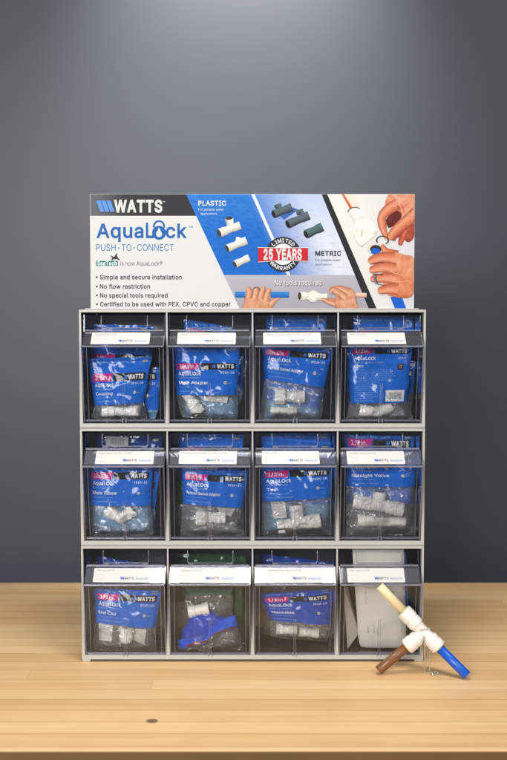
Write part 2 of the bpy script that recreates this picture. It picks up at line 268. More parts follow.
y=389=47,-139 61,-86 71,-87 88,-90 104,-89 118,-84 130,-74 141,-58 151,-36 163,-1 17,379 84,379 165,155 177,121 187,87 196,53 206,21 184,21 193,53 202,87 212,121 224,155 305,379 371,379 204,-58 191,-85 177,-107 159,-124 139,-136 117,-143 91,-145 77,-145 65,-143 54,-141
z=380=42,0 42,46 254,320 48,323 48,379 333,379 333,331 126,60 339,56 339,0
0=453=227,-7 174,1 130,24 95,62 69,113 53,178 48,254 53,330 69,395 95,447 130,484 174,508 227,516 279,508 323,484 358,447 384,395 400,330 405,254 400,178 384,113 359,62 323,24 279,1|227,50 261,56 290,74 313,103 330,144 340,194 344,254 340,314 330,365 313,405 290,435 261,453 227,460 192,453 163,435 140,405 123,365 113,314 109,254 113,194 123,144 140,103 163,74 192,56
1=453=76,0 76,55 391,55 391,0|276,509 276,0 212,0 212,448 86,358 86,427 198,509
2=453=64,0 64,47 234,229 261,257 282,282 299,305 311,327 318,348 320,371 317,397 308,419 293,436 273,449 250,457 224,460 196,457 172,447 153,433 139,413 130,390 127,362 66,362 71,405 86,442 111,473 143,496 182,511 225,516 268,511 306,497 337,474 361,445 376,411 381,372 378,345 371,318 357,290 336,259 306,223 267,180 153,60 389,57 389,0
3=453=218,-7 173,-3 133,10 98,30 70,57 52,91 44,132 109,132 115,107 126,87 144,71 165,59 191,52 219,50 248,53 275,61 297,74 315,93 325,116 329,145 326,172 316,196 299,217 275,234 242,244 201,248 157,248 157,299 288,448 70,452 70,509 372,509 372,461 211,278 211,289 264,288 308,276 344,253 371,222 387,186 393,145 387,103 370,66 344,36 309,12 266,-2
4=453=40,105 40,158 247,509 311,509 109,166 413,163 413,105|282,0 282,121 282,146 282,318 343,318 343,0
5=453=221,-7 178,-2 140,11 108,32 83,60 66,93 60,130 122,130 127,108 138,89 154,73 173,60 196,52 221,50 250,53 276,64 298,82 314,104 324,131 328,162 324,193 314,221 297,244 275,262 248,273 218,277 192,275 167,268 145,258 128,246 67,253 96,509 366,509 366,452 151,452 134,301 155,315 178,325 203,331 229,334 263,330 294,321 321,306 345,285 364,260 379,231 388,199 391,163 385,117 369,76 343,41 309,15 268,-1
6=453=226,-7 182,-1 142,15 109,40 84,74 69,115 64,162 68,199 80,239 102,285 137,340 252,509 322,509 151,261 145,261 154,275 165,288 179,299 196,307 214,312 235,314 278,309 316,295 346,271 370,240 384,201 389,157 384,112 368,73 343,39 310,14 271,-2|226,48 254,52 279,63 299,79 314,101 324,128 327,157 324,187 314,213 299,235 279,251 254,262 226,265 198,262 174,252 153,235 138,214 128,188 125,158 128,128 138,102 153,79 174,63 198,52
7=453=97,0 323,448 62,452 62,509 391,509 391,449 165,0
8=453=226,-7 178,-2 136,11 101,33 74,62 57,96 52,135 55,166 65,195 81,220 101,241 125,256 153,265 119,282 93,308 76,342 70,380 75,417 90,450 114,477 146,498 184,511 226,516 269,511 306,498 337,477 361,450 377,417 382,380 376,342 359,308 333,282 300,267 327,256 351,241 372,220 387,195 397,166 401,135 395,96 378,62 352,33 317,11 275,-2|226,49 258,52 285,60 307,74 323,91 333,113 337,139 333,165 322,189 305,208 283,223 256,232 226,235 196,232 169,223 147,208 130,189 119,165 115,139 119,113 129,91 145,74 167,60 195,52|226,290 252,292 274,300 293,313 307,330 316,351 319,376 316,399 308,420 294,437 275,449 252,457 226,460 200,457 177,449 159,437 145,420 136,399 133,376 136,351 145,330 159,313 178,300 201,292
9=453=226,516 271,510 310,494 343,468 368,434 384,393 389,347 385,309 373,270 350,224 315,168 200,0 130,0 301,248 307,248 299,234 287,221 273,210 257,202 238,196 218,195 175,199 137,214 106,237 83,269 68,307 64,352 69,397 85,436 110,469 143,494 182,510|226,460 199,457 174,446 154,429 138,407 129,381 125,352 129,322 138,295 154,274 174,257 199,247 226,243 254,247 279,257 299,273 314,295 324,321 327,350 324,381 314,407 299,429 279,446 254,457
-=453=337,244 337,188 114,188 114,244
/=249=235,533 71,-76 14,-76 178,533
.=188=95,-4 78,-1 63,9 53,24 50,41 53,59 63,73 78,83 95,87 113,83 128,73 138,59 141,41 138,24 128,9 113,-1
,=188=38,-119 68,71 137,71 84,-119
®=463=231,118 192,122 154,134 121,152 91,177 67,206 48,240 37,277 33,317 37,357 48,394 67,428 91,457 121,482 154,500 192,512 231,516 271,512 309,500 343,482 372,457 396,428 415,394 426,357 430,317 426,277 415,240 396,206 372,177 343,152 309,134 271,122|231,166 271,171 307,187 338,210 362,241 377,277 382,317 377,357 362,393 338,423 307,447 271,462 231,467 192,462 156,447 125,423 101,393 86,357 81,317 86,277 101,241 125,210 156,187 192,171|273,226 228,312 273,312 319,226|161,226 161,409 253,409 266,407 279,402 292,394 302,383 309,368 311,350 309,332 302,316 291,304 278,295 264,289 250,287 185,287 185,319 239,319 248,321 257,327 264,337 267,350 264,364 257,372 248,376 239,378 203,378 203,226
 =188="""
_G = {}
for _l in GLYPHS.split('\n'):
    _k = _l[0]; _a, _o = _l[2:].split('=')
    _G[_k] = (int(_a) / 1000, [[tuple(int(c) / 1000 for c in p.split(',')) for p in q.split(' ')] for q in _o.split('|') if q])
from mathutils.geometry import delaunay_2d_cdt
def _wind(p, loops):
    w = 0
    for lp in loops:
        for i in range(len(lp)):
            (x1, y1), (x0, y0) = lp[i], lp[i - 1]
            if (y0 <= p[1]) != (y1 <= p[1]):
                t = (p[0] - x0) * (y1 - y0) - (x1 - x0) * (p[1] - y0)
                if y1 > y0: w += 1 if t < 0 else 0
                else: w -= 1 if t > 0 else 0
    return w
_gc = {}
def glyph(ch, bold):
    k = (ch, bold)
    if k in _gc: return _gc[k]
    adv, loops = _G.get(ch, _G[' ']); vs = []; fs = []
    if loops:
        out = []
        for lp in loops:
            n = len(lp); q = []
            for j in range(n):
                a = Vector(lp[j - 1]); c = Vector(lp[j]); d = Vector(lp[(j + 1) % n])
                e1 = (c - a).normalized(); e2 = (d - c).normalized()
                n1 = Vector((-e1.y, e1.x)); n2 = Vector((-e2.y, e2.x)); m = n1 + n2
                if m.length < .3: m = n1
                m = m.normalized(); sc = min(1.5, 1 / max(.5, m.dot(n1)))
                p = c + m * bold * .8 * sc; q.append((p.x, p.y))
            out.append(q)
        pv = []; pe = []
        for lp in out:
            b0 = len(pv); pv += [Vector(p) for p in lp]; n = len(lp)
            pe += [(b0 + i, b0 + (i + 1) % n) for i in range(n)]
        rv, re_, rf, _1, _2, _3 = delaunay_2d_cdt(pv, pe, [], 0, 1e-5)
        vs = [(v.x, v.y) for v in rv]
        for f in rf:
            c = (sum(vs[i][0] for i in f) / len(f), sum(vs[i][1] for i in f) / len(f))
            if _wind(c, out) != 0: fs.append(tuple(f))
    _gc[k] = (adv, vs, fs); return _gc[k]
_tc = {}
def text_mesh(s, bold=0.0, res=3):
    k = (s, bold)
    if k in _tc: return _tc[k]
    x = 0; vs = []; fs = []
    for ch in s:
        adv, gv, gf = glyph(ch, bold); n = len(vs)
        vs += [(a + x, b_) for a, b_ in gv]
        for f in gf:
            p0, p1, p2 = (gv[i] for i in f)
            cw = (p1[0] - p0[0]) * (p2[1] - p0[1]) - (p2[0] - p0[0]) * (p1[1] - p0[1]) < 0
            fs.append(tuple(i + n for i in (f if not cw else f[::-1])))
        x += adv + bold * 1.2
    _tc[k] = (vs, fs); return _tc[k]
CAPH = .509
def put_text(mb, s, x0, x1, y0, y1, fmap, mat, col, bold=0.0, res=3, shear=0.0):
    """x0..x1 text extent, y0 cap top, y1 baseline in map units"""
    vs, fs = text_mesh(s, bold, res)
    if not vs: return
    a = min(v[0] for v in vs); b = max(v[0] for v in vs)
    out = [fmap(x0 + ((v[0] - a) / (b - a)) * (x1 - x0) + shear * v[1] / CAPH, y1 - v[1] / CAPH * (y1 - y0)) for v in vs]
    mb.add(out, fs, mat, col)

# ------------------------------------------------------------------ materials
M = {}
M['frame'] = principled('warm_grey_plastic', rgb(180, 179, 173), .42, bump=.05, bscale=900)
M['dark'] = principled('charcoal_inside_and_gap_shade', (.048, .050, .072, 1), .40)
M['bin'] = clear('clear_bin_plastic', (.985, .988, .994, 1), .05, .005, gloss=.65)
M['bin_side'] = clear('bin_side_plastic', (.50, .55, .82, 1), .08, .10, hazecol=(.10, .12, .34, 1), gloss=1.4)
M['bin_edge'] = clear('bin_edge_plastic', (.72, .72, .82, 1), .12, .30, hazecol=(.52, .51, .60, 1), gloss=1.5)
M['bin_band'] = clear('bin_band_plastic', (.90, .91, .95, 1), .04, .05, gloss=1.7)
M['film'] = clear('clear_film', (.985, .99, .995, 1), .07, .05, hazecol=(.93, .95, .98, 1), bump=.85, bscale=62, gloss=1.15, crinkle=.06)
M['film_blue'] = clear('pale_blue_film', (.45, .72, .96, 1), .09, .42, hazecol=(.26, .60, .95, 1), bump=.8, bscale=60, gloss=1.5, crinkle=.25)
M['ink_film'] = printed('printed_film', .55, bump=.7, bscale=75, coat=.45, dist=.003, spec=.15)
M['ink_card'] = printed('printed_card', .42)
M['ink_sign'] = printed('printed_sign', .55, spec=.22)
M['white'] = principled('white_fitting_plastic', rgb(250, 246, 238), .38, bump=.08, bscale=300, sss=.15)
M['white_tee'] = principled('white_tee_plastic', rgb(226, 222, 214), .36, bump=.08, bscale=300, sss=.12)
M['tan'] = principled('cream_tube', rgb(228, 209, 165), .40, bump=.06, bscale=300)
M['brown'] = principled('brown_tube', rgb(120, 78, 48), .33, bump=.10, bscale=220, var=.15)
M['blue'] = principled('blue_tube', rgb(14, 84, 190), .32, bump=.05, bscale=300)
M['olive'] = principled('olive_collar', rgb(176, 168, 98), .45)
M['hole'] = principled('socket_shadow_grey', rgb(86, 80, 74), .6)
M['steel'] = principled('nickel_chain', (.62, .60, .56, 1), .25, metal=1)
M['paper'] = principled('white_paper', rgb(226, 222, 214), .7, bump=.25, bscale=60)
M['green'] = principled('green_film', rgb(14, 66, 40), .25, bump=.6, bscale=50, coat=.5)

def wall_mat():
    m = principled('slate_wall_paint', rgb(56, 61, 71), .52, bump=.10, bscale=420, var=.02)
    return m
def table_mat():
    m = bpy.data.materials.new('maple_butcher_block'); nt, N, L = nodes(m)
    o = N.new('ShaderNodeOutputMaterial'); p = N.new('ShaderNodeBsdfPrincipled'); L.new(p.outputs[0], o.inputs[0])
    tc = N.new('ShaderNodeTexCoord'); sep = N.new('ShaderNodeSeparateXYZ'); L.new(tc.outputs['Object'], sep.inputs[0])
    def mth(op, a, b=None, c=None):
        n = N.new('ShaderNodeMath'); n.operation = op
        for i, v in enumerate((a, b, c)):
            if v is None: continue
            if isinstance(v, (int, float)): n.inputs[i].default_value = v
            else: L.new(v, n.inputs[i])
        return n.outputs[0]
    row = mth('DIVIDE', sep.outputs[1], .043)
    ri = mth('FLOOR', row); rf = mth('FRACT', row)
    wn = N.new('ShaderNodeTexWhiteNoise'); wn.noise_dimensions = '1D'; L.new(ri, wn.inputs['W'])
    # staves of about 0.9 m, each row shifted
    cx = mth('DIVIDE', mth('ADD', sep.outputs[0], mth('MULTIPLY', wn.outputs[0], 5.0)), 1.9)
    ci = mth('FLOOR', cx); cf = mth('FRACT', cx)
    w2 = N.new('ShaderNodeTexWhiteNoise'); w2.noise_dimensions = '2D'
    cb = N.new('ShaderNodeCombineXYZ'); L.new(ri, cb.inputs[0]); L.new(ci, cb.inputs[1]); L.new(cb.outputs[0], w2.inputs['Vector'])
    # grain: noise stretched along x, shifted per stave
    gv = N.new('ShaderNodeCombineXYZ')
    L.new(mth('MULTIPLY', sep.outputs[0], 1.6), gv.inputs[0]); L.new(mth('MULTIPLY', sep.outputs[1], 42), gv.inputs[1])
    L.new(mth('MULTIPLY', w2.outputs[0], 50), gv.inputs[2])
    g = N.new('ShaderNodeTexNoise'); g.inputs['Scale'].default_value = 1; g.inputs['Detail'].default_value = 6; g.inputs['Roughness'].default_value = .6
    g.inputs['Distortion'].default_value = .5; L.new(gv.outputs[0], g.inputs['Vector'])
    gv2 = N.new('ShaderNodeCombineXYZ')
    L.new(mth('MULTIPLY', sep.outputs[0], 14), gv2.inputs[0]); L.new(mth('MULTIPLY', sep.outputs[1], 420), gv2.inputs[1]); L.new(mth('MULTIPLY', w2.outputs[0], 20), gv2.inputs[2])
    g2 = N.new('ShaderNodeTexNoise'); g2.inputs['Scale'].default_value = 1; g2.inputs['Detail'].default_value = 3; L.new(gv2.outputs[0], g2.inputs['Vector'])
    # mottled figure
    g3 = N.new('ShaderNodeTexNoise'); g3.inputs['Scale'].default_value = 9; g3.inputs['Detail'].default_value = 4; g3.inputs['Distortion'].default_value = .8
    L.new(tc.outputs['Object'], g3.inputs['Vector'])
    rp = N.new('ShaderNodeValToRGB'); e = rp.color_ramp.elements
    e[0].position = .15; e[0].color = rgb(202, 156, 102); e[1].position = .85; e[1].color = rgb(240, 208, 158)
    x = e.new(.5); x.color = rgb(228, 187, 134)
    t = mth('ADD', mth('MULTIPLY', w2.outputs[0], .30), mth('MULTIPLY', g.outputs[0], .62))
    t = mth('ADD', t, mth('MULTIPLY', g2.outputs[0], .16)); t = mth('ADD', t, mth('MULTIPLY', g3.outputs[0], .20))
    t = mth('SUBTRACT', t, .125)
    L.new(t, rp.inputs[0])
    # fine glue lines
    dl = mth('MINIMUM', rf, mth('SUBTRACT', 1.0, rf))
    line = mth('LESS_THAN', dl, .014)
    de = mth('MINIMUM', cf, mth('SUBTRACT', 1.0, cf)); line2 = mth('LESS_THAN', de, .0002)
    ln = mth('MULTIPLY', mth('MAXIMUM', line, line2), mth('ADD', mth('MULTIPLY', wn.outputs[0], .6), .32))
    mx = N.new('ShaderNodeMix'); mx.data_type = 'RGBA'; L.new(ln, mx.inputs[0]); L.new(rp.outputs[0], mx.inputs[6]); mx.inputs[7].default_value = rgb(120, 78, 40)
    # the dark knot plug, and a few small pin marks
    kp = floor_pt(152, 721, 0)
    dx = mth('DIVIDE', mth('SUBTRACT', sep.outputs[0], kp.x), .0100); dy = mth('DIVIDE', mth('SUBTRACT', sep.outputs[1], kp.y), .0085)
    dd = mth('ADD', mth('MULTIPLY', dx, dx), mth('MULTIPLY', dy, dy))
    dd = mth('ADD', dd, mth('MULTIPLY', g2.outputs[0], .35))
    kr = N.new('ShaderNodeMapRange'); kr.inputs['From Min'].default_value = 1.25; kr.inputs['From Max'].default_value = .75; L.new(dd, kr.inputs[0])
    m2 = N.new('ShaderNodeMix'); m2.data_type = 'RGBA'; L.new(mth('MULTIPLY', kr.outputs[0], .85), m2.inputs[0]); L.new(mx.outputs[2], m2.inputs[6]); m2.inputs[7].default_value = rgb(96, 72, 50)
    L.new(m2.outputs[2], p.inputs['Base Color'])
    rr = mth('ADD', mth('MULTIPLY', g3.outputs[0], .18), .34)
    L.new(rr, p.inputs['Roughness'])
    p.inputs['Specular IOR Level'].default_value = .45
    bp = N.new('ShaderNodeBump'); bp.inputs['Strength'].default_value = .10; bp.inputs['Distance'].default_value = .001
    L.new(g2.outputs[0], bp.inputs['Height']); L.new(bp.outputs[0], p.inputs['Normal'])
    return m

# ------------------------------------------------------------------ setting: wall, floor, table
WALLY = 0.66
b = MB(); b.box((-6, WALLY, -0.9), (6, WALLY + .12, 3.2), wall_mat()); tag(b.build('wall'), kind='structure')
b = MB(); b.box((-6, -5, -0.95), (6, WALLY, -0.9), principled('grey_floor', (.16, .15, .14, 1), .5, var=.1)); tag(b.build('floor'), kind='structure')
TM = table_mat()
YB, YF = 0.528, -0.356
tb = empty('wooden_table', (0, 0, 0))
b = MB(); r = .0008; th = .040
prof = [(YB, -.0), (YB, -th), (YF + .004, -th), (YF, -th + .004)]
for k in range(6):
    a = R(90) * k / 5
    prof.append((YF + r - r * math.cos(a), -r + r * math.sin(a)))
b.prism_x(prof[::-1], -1.25, 1.25, TM); b.build('tabletop', tb)
eb = MB(); eb.box((-1.25, YF - .0022, -.0385), (1.25, YF - .0002, -.0009), principled('table_edge_shade_brown', rgb(112, 82, 46), .5, bump=.1, bscale=60, var=.2)); eb.build('edge_shade_strip', tb, bevel=.0010)  # shade of the table's front face, put in as a dark brown strip
b = MB()
dkw = principled('table_leg_steel', (.05, .05, .055, 1), .4, metal=.6)
for x in (-1.12, 1.12):
    for y in (-.26, .44):
        lb = MB(); lb.box((x - .03, y - .03, -.9), (x + .03, y + .03, -th), dkw); lb.build('leg', tb, bevel=.003)
tag(tb, 'long butcher block table of pale maple staves with a dark knot near its front edge', 'table')

# ------------------------------------------------------------------ cabinet: three frames, twelve tip-out bins
CW, RH, DEP = .600, .6190 / 3, .168
SIDE, DIV, TOPR, BOTR = .0055, .0045, .006, .0085
OW = (CW - 2 * SIDE - 3 * DIV) / 4
cellx = [-CW / 2 + SIDE + OW / 2 + i * (OW + DIV) for i in range(4)]
rowz = [2 * RH, RH, 0.0]
FL = BOTR
cab = empty('bin_cabinet', (0, 0, 0))
for ri in range(3):
    z0 = rowz[ri] + (.0045 if ri == 2 else .0007); z1 = rowz[ri] + RH - .0007
    fm = MB(); F = M['frame']; D = M['dark']
    if ri == 2: fm.box((-CW / 2 + .017, .0035, .0006), (CW / 2 - .017, .1490, .0044), D)  # dark box in the gap, stands in for shade under the cabinet
    # side walls and dividers: front edges widen towards the bottom
    fm.hexa([(-CW / 2, 0, z0), (-CW / 2, 0, z1), (-CW / 2, DEP, z0), (-CW / 2, DEP, z1),
             (-CW / 2 + .0056, 0, z0), (-CW / 2 + .0032, 0, z1), (-CW / 2 + .0032, DEP, z0), (-CW / 2 + .0030, DEP, z1)], F)
    fm.hexa([(CW / 2 - .0056, 0, z0), (CW / 2 - .0032, 0, z1), (CW / 2 - .0032, DEP, z0), (CW / 2 - .0030, DEP, z1),
             (CW / 2, 0, z0), (CW / 2, 0, z1), (CW / 2, DEP, z0), (CW / 2, DEP, z1)], F)
    e = .0006
    fm.box((-CW / 2 + .0057, -e, z0), (CW / 2 - .0057, .012, z0 + FL - .001), F)
    fm.box((-CW / 2 + .0033, -e, z1 - TOPR + .0015), (CW / 2 - .0033, .012, z1 + .0002), F)
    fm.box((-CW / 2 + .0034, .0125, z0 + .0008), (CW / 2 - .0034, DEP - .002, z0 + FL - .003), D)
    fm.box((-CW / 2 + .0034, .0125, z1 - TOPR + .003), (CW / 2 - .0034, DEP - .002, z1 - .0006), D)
    for i in range(3):
        xc = (cellx[i] + cellx[i + 1]) / 2
        a, c = .0032, .0013
        zz0, zz1 = z0 + FL - .0008, z1 - TOPR + .0013
        fm.hexa([(xc - a, .0004, zz0), (xc - c, .0004, zz1), (xc - a, .008, zz0), (xc - c, .008, zz1),
                 (xc + a, .0004, zz0), (xc + c, .0004, zz1), (xc + a, .008, zz0), (xc + c, .008, zz1)], F)
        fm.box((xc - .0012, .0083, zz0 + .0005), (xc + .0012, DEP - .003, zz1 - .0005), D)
    # inner lining of the two outer walls
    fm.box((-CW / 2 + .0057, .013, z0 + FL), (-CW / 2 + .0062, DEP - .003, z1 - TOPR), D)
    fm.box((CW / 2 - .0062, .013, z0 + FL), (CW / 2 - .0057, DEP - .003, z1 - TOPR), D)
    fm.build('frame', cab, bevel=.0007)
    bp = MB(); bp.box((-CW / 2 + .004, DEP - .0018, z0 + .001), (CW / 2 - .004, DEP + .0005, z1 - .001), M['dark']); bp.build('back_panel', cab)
for sx in (-1, 1):
    for y in (.0002, .150):
        fb = MB(); x = sx * (CW / 2 - .008)
        fb.box((x - .007, y, 0), (x + .007, y + .012, .0046), M['frame']); fb.build('foot', cab, bevel=.0006)
ch = MB(); ch.box((-CW / 2 + .010, .003, 3 * RH), (CW / 2 - .012, .0055, 3 * RH + .0016), M['frame'])
ch.box((-CW / 2 + .010, .0095, 3 * RH), (CW / 2 - .012, .012, 3 * RH + .0016), M['frame']); ch.build('sign_channel', cab, bevel=.0004)

BW = OW - .0022; HW = BW / 2
LZ, BZ = .135, .160           # ledge and band top above the opening floor
LY, BY = -.020, .006
def bin_mesh():
    m = MB(); C = M['bin']; E = M['bin_edge']; SD = M['bin_side']; t = .0021
    zt = RH - TOPR - BOTR - .002
    # sides
    prof = [(.0045, .0012), (LY + .0005, LZ), (BY - .0004, BZ - .001), (BY + .002, zt - .001), (.128, zt - .001), (.112, .0012)]
    for sx in (-1, 1):
        m.prism_x(prof, sx * HW, sx * (HW - t), SD)
        # moulded vertical edge of the side wall
        m.hexa([(sx * (HW - .0002), .0008, .001), (sx * (HW - .0002), LY + .0002, LZ - .004), (sx * (HW - .0002), .0048, .001), (sx * (HW - .0002), LY + .0042, LZ - .004),
                (sx * (HW - .0016), .0008, .001), (sx * (HW - .0016), LY + .0002, LZ - .004), (sx * (HW - .0016), .0048, .001), (sx * (HW - .0016), LY + .0042, LZ - .004)], E)
        m.tube([(sx * (HW - .0085), .0062, .004), (sx * (HW - .0085), LY + .0055, LZ - .004)], .0007, E, 6)
    x = HW - t - .0001
    def plate(y0, z0, y1, z1, th, mat, xx=x):
        m.hexa([(-xx, y0, z0), (-xx, y1, z1), (-xx, y0 + th, z0), (-xx, y1 + th, z1), (xx, y0, z0), (xx, y1, z1), (xx, y0 + th, z0), (xx, y1 + th, z1)], mat)
    plate(.0012, .0035, LY + .0015, LZ - .0035, t, C)                  # main sloping face
    plate(LY + .001, LZ + .0015, BY - .0005, BZ - .0004, t, M['bin_band'])      # label band, faces up
    plate(BY + .0045, BZ + .005, BY + .0030, zt - .001, .0018, C)      # upright above the band
    m.box((-x, .0014, .0008), (x, .112, .0030), C)                     # floor
    plate(.112, .003, .128, zt - .002, .002, C)                        # back
    # ledge at the foot of the band, lip at its head
    m.prism_x([(LY - .0035, LZ - .0024), (LY - .0040, LZ - .0010), (LY - .0030, LZ + .0006), (LY + .003, LZ + .0006), (LY + .003, LZ - .0024)], -HW + .0002, HW - .0002, E)
    m.prism_x([(BY - .0030, BZ), (BY - .0036, BZ + .0008), (BY - .0024, BZ + .0026), (BY + .005, BZ + .0032), (BY + .005, BZ)], -x, x, E)
    # thick floor lip seen through the bottom of the face
    m.box((-x, .0042, .0032), (x, .0075, .0062), E)
    # finger pull: a U of raised rib on the upright
    uz = BZ + .0055; pts = [(-.040, BY + .0022, zt - .002)]
    for k in range(7):
        a = R(180 + 90 * k / 6); pts.append((-.036 + .004 * math.cos(a), BY + .0016, uz + .004 + .004 * math.sin(a)))
    for k in range(7):
        a = R(270 + 90 * k / 6); pts.append((.036 + .004 * math.cos(a), BY + .0016, uz + .004 + .004 * math.sin(a)))
    pts.append((.040, BY + .0022, zt - .002))
    m.tube(pts, .0008, E, 8)
    for sx in (-1, 1):
        m.box((sx * .034 - .005, BY - .0015, BZ + .0034), (sx * .034 + .005, BY + .0034, BZ + .0058), E)
    # pair of moulded ribs with two stub catches low on the face
    sl = (LY + .0003) / LZ
    for sx in (-1, 1):
        p0 = (sx * .0016, .0008, .006); p1 = (sx * .0016, .0008 + (LY + .0007) * (.066 / .13), .070)
        m.tube([p0, p1], .00045, E, 6)
        m.box((sx * .0030 - .0011, -.0010, .0012), (sx * .0030 + .0011, .0010, .0085), E)
    return m
proto = None
bins = {}
for ri in range(3):
    for ci in range(4):
        if proto is None:
            proto = bin_mesh().build('tip_out_bin', cab, bevel=.0004); o = proto
        else:
            o = proto.copy(); COL.objects.link(o); o.parent = cab
        o.location = (cellx[ci], 0, rowz[ri] + BOTR); o.rotation_euler = (R(random.uniform(-.05, .4)), 0, 0); bins[ri, ci] = o

# label cards on the bands
cards = [
 [(88.5, 148, 'Coupling 3/8 x 3/8'), (176, 235.5, 'Adapter 1/2 CTS x 1/2 NPT'), (263.3, 322, 'Female Swivel Adapter 1/2 CTS x 1/2 NPT'), (349, 408, 'Elbow 1/2 CTS')],
 [(92, 151.5, 'Male Elbow 1/2 CTS x 1/2 NPT'), (177.3, 236.4, 'Female Swivel Adapter 1/2 CTS x 1/2 NPS'), (262, 321, 'Tee 1/2 CTS'), (349, 408, 'Straight Valve 1/2 CTS')],
 [(88.8, 147.8, 'End Cap 1/2 CTS'), (176.3, 235.3, 'Stop Valve 1/2 CTS'), (266, 325, 'Stackable Tee Valve 1/2 CTS'), (350, 409, 'Ring Tool 1/2 CTS')]]
INK = rgb(28, 30, 36); LBLUE = rgb(20, 70, 170); AQ = rgb(24, 100, 178)
for ri in range(3):
    for ci in range(4):
        xa, xb, txt = cards[ri][ci]
        xl = pt(xa, 0, -.008).x - cellx[ci]; xr = pt(xb, 0, -.008).x - cellx[ci]
        slope = Vector((0, BY - .0005 - LY - .001, BZ - .0004 - LZ - .0015)); ln = slope.length; sn = slope.normalized(); nn = Vector((0, -sn.z, sn.y))
        base = Vector((0, LY + .001, LZ + .0015)) + nn * .0003 + sn * .0012
        H = ln - .0048
        ra = random.uniform(-.008, .008)
        def fm_(u, v, off=.0004):     # u from the left, v down from the top
            u, v = u - ra * v, v + ra * (u - .05)
            return Vector((xl + u, 0, 0)) + base + sn * (H - v) + nn * off
        c = MB(); w = xr - xl; rr = .0018
        out = []
        for (cx_, cy_, a0) in ((rr, rr, 180), (w - rr, rr, 270), (w - rr, H - rr, 0), (rr, H - rr, 90)):
            for k in range(5):
                a = R(a0 + 90 * k / 4); out.append((cx_ + rr * math.cos(a), cy_ + rr * math.sin(a)))
        n = len(out)
        c.add([fm_(u, v, .0004) for u, v in out] + [fm_(u, v, .0001) for u, v in out],
              [tuple(range(n))[::-1]] + [(i, (i + 1) % n, (i + 1) % n + n, i + n) for i in range(n)], M['ink_card'], rgb(198, 197, 193))
        f2 = lambda u, v: fm_(u, v, .00055)
        put_text(c, txt, w * .05, w * (.05 + .0205 * len(txt)), H * .12, H * .22, f2, M['ink_card'], rgb(95, 92, 95), 0.0, 1)
        put_text(c, '2501-10', w * .05, w * .16, H * .45, H * .53, f2, M['ink_card'], rgb(170, 168, 168), 0, 1)
        put_text(c, '1/2 in. CTS', w * .05, w * .18, H * .76, H * .84, f2, M['ink_card'], rgb(170, 168, 168), 0, 1)
        for k in range(3):
            u0 = w * (.47 + .022 * k)
            c.add([f2(u0, H * .62), f2(u0 + w * .018, H * .62), f2(u0 + w * .032, H * .80), f2(u0 + w * .014, H * .80)], [(3, 2, 1, 0)], M['ink_card'], LBLUE)
        put_text(c, 'WATTS', w * .545, w * .71, H * .63, H * .80, f2, M['ink_card'], INK, .02, 1)
        put_text(c, 'AquaLock', w * .745, w * .96, H * .63, H * .80, f2, M['ink_card'], AQ, 0, 1)
        c.build('label_card', bins[ri, ci])
tag(cab, 'grey three row cabinet of twelve clear tip out bins standing on the wooden table', 'bin cabinet')

# ------------------------------------------------------------------ header sign
SY = .0062
sg = empty('header_sign', (0, SY, 3 * RH + .0002))
KX = .001743
def sp(px, py, layer=0):
    return Vector(((px - 252.6) * KX, SY - .00004 - .00009 * layer, .6197 + (309 - py) * .001728))
sb = MB(); a = sp(91.7, 309); c = sp(413.2, 194.6)
sb.box((a.x, SY, 3 * RH + .0002), (c.x, SY + .0028, c.z), principled('sign_board_foam', rgb(225, 224, 220), .6)); sb.build('board', sg)
G = MB(); MS = M['ink_sign']
_lz = [0.0]
_gadd = G.add
def _add(verts, faces, mat, col=(1, 1, 1, 1), smooth=False):
    _lz[0] += .035; d = Vector((0, -.00009 * _lz[0], 0)); k = .79
    sc = lambda c: (c[0] * k, c[1] * k, c[2] * k, 1)
    _gadd([Vector(v) + d for v in verts], faces, mat, [sc(c) for c in col] if isinstance(col, list) else sc(col), smooth)
G.add = _add
def poly(pts, col, layer, mb=None):
    (mb or G).add([sp(x, y, layer) for x, y in pts], [tuple(range(len(pts)))], MS, col)
def gridfill(xl, xr, y0, y1, nx, ny, colf, layer):
    vs = []; cs = []
    for j in range(ny + 1):
        y = y0 + (y1 - y0) * j / ny
        for i in range(nx + 1):
            u = i / nx; x = xl(y) + (xr(y) - xl(y)) * u
            vs.append(sp(x, y, layer)); cs.append(colf(x, y, u))
    fs = [(j * (nx + 1) + i, (j + 1) * (nx + 1) + i, (j + 1) * (nx + 1) + i + 1, j * (nx + 1) + i + 1) for j in range(ny) for i in range(nx)]
    G.add(vs, fs, MS, cs)
def mixc(a, b, t):
    t = max(0, min(1, t)); return tuple(a[i] * (1 - t) + b[i] * t for i in range(3)) + (1,)
def T(s, x0, x1, y0, y1, col, bold=0, layer=4, res=4, shear=0):
    put_text(G, s, x0, x1, y0, y1, lambda u, v: sp(u, v, layer), MS, col, bold, res, shear)
T0, B0 = 194.8, 309
ld = lambda y: 187 + (y - 195) * (240 - 187) / 114.0       # white field's slanted right edge
rd = lambda y: 321 + (y - 195) * (368.5 - 321) / 114.0     # left edge of the black diagonal
rd2 = lambda y: 326.5 + (y - 195) * (376 - 326.5) / 114.0
WHITE = rgb(224, 224, 222)
gridfill(lambda y: 91.9, lambda y: ld(y) + .3, 216, B0, 4, 4, lambda x, y, u: WHITE, 1)
gridfill(lambda y: 91.9, lambda y: ld(y) + .3, T0, 216.2, 16, 4, lambda x, y, u: mixc(rgb(104, 106, 114), rgb(42, 42, 46), (x - 92) / 34), 1)  # lighter left end is gloss put into the ink
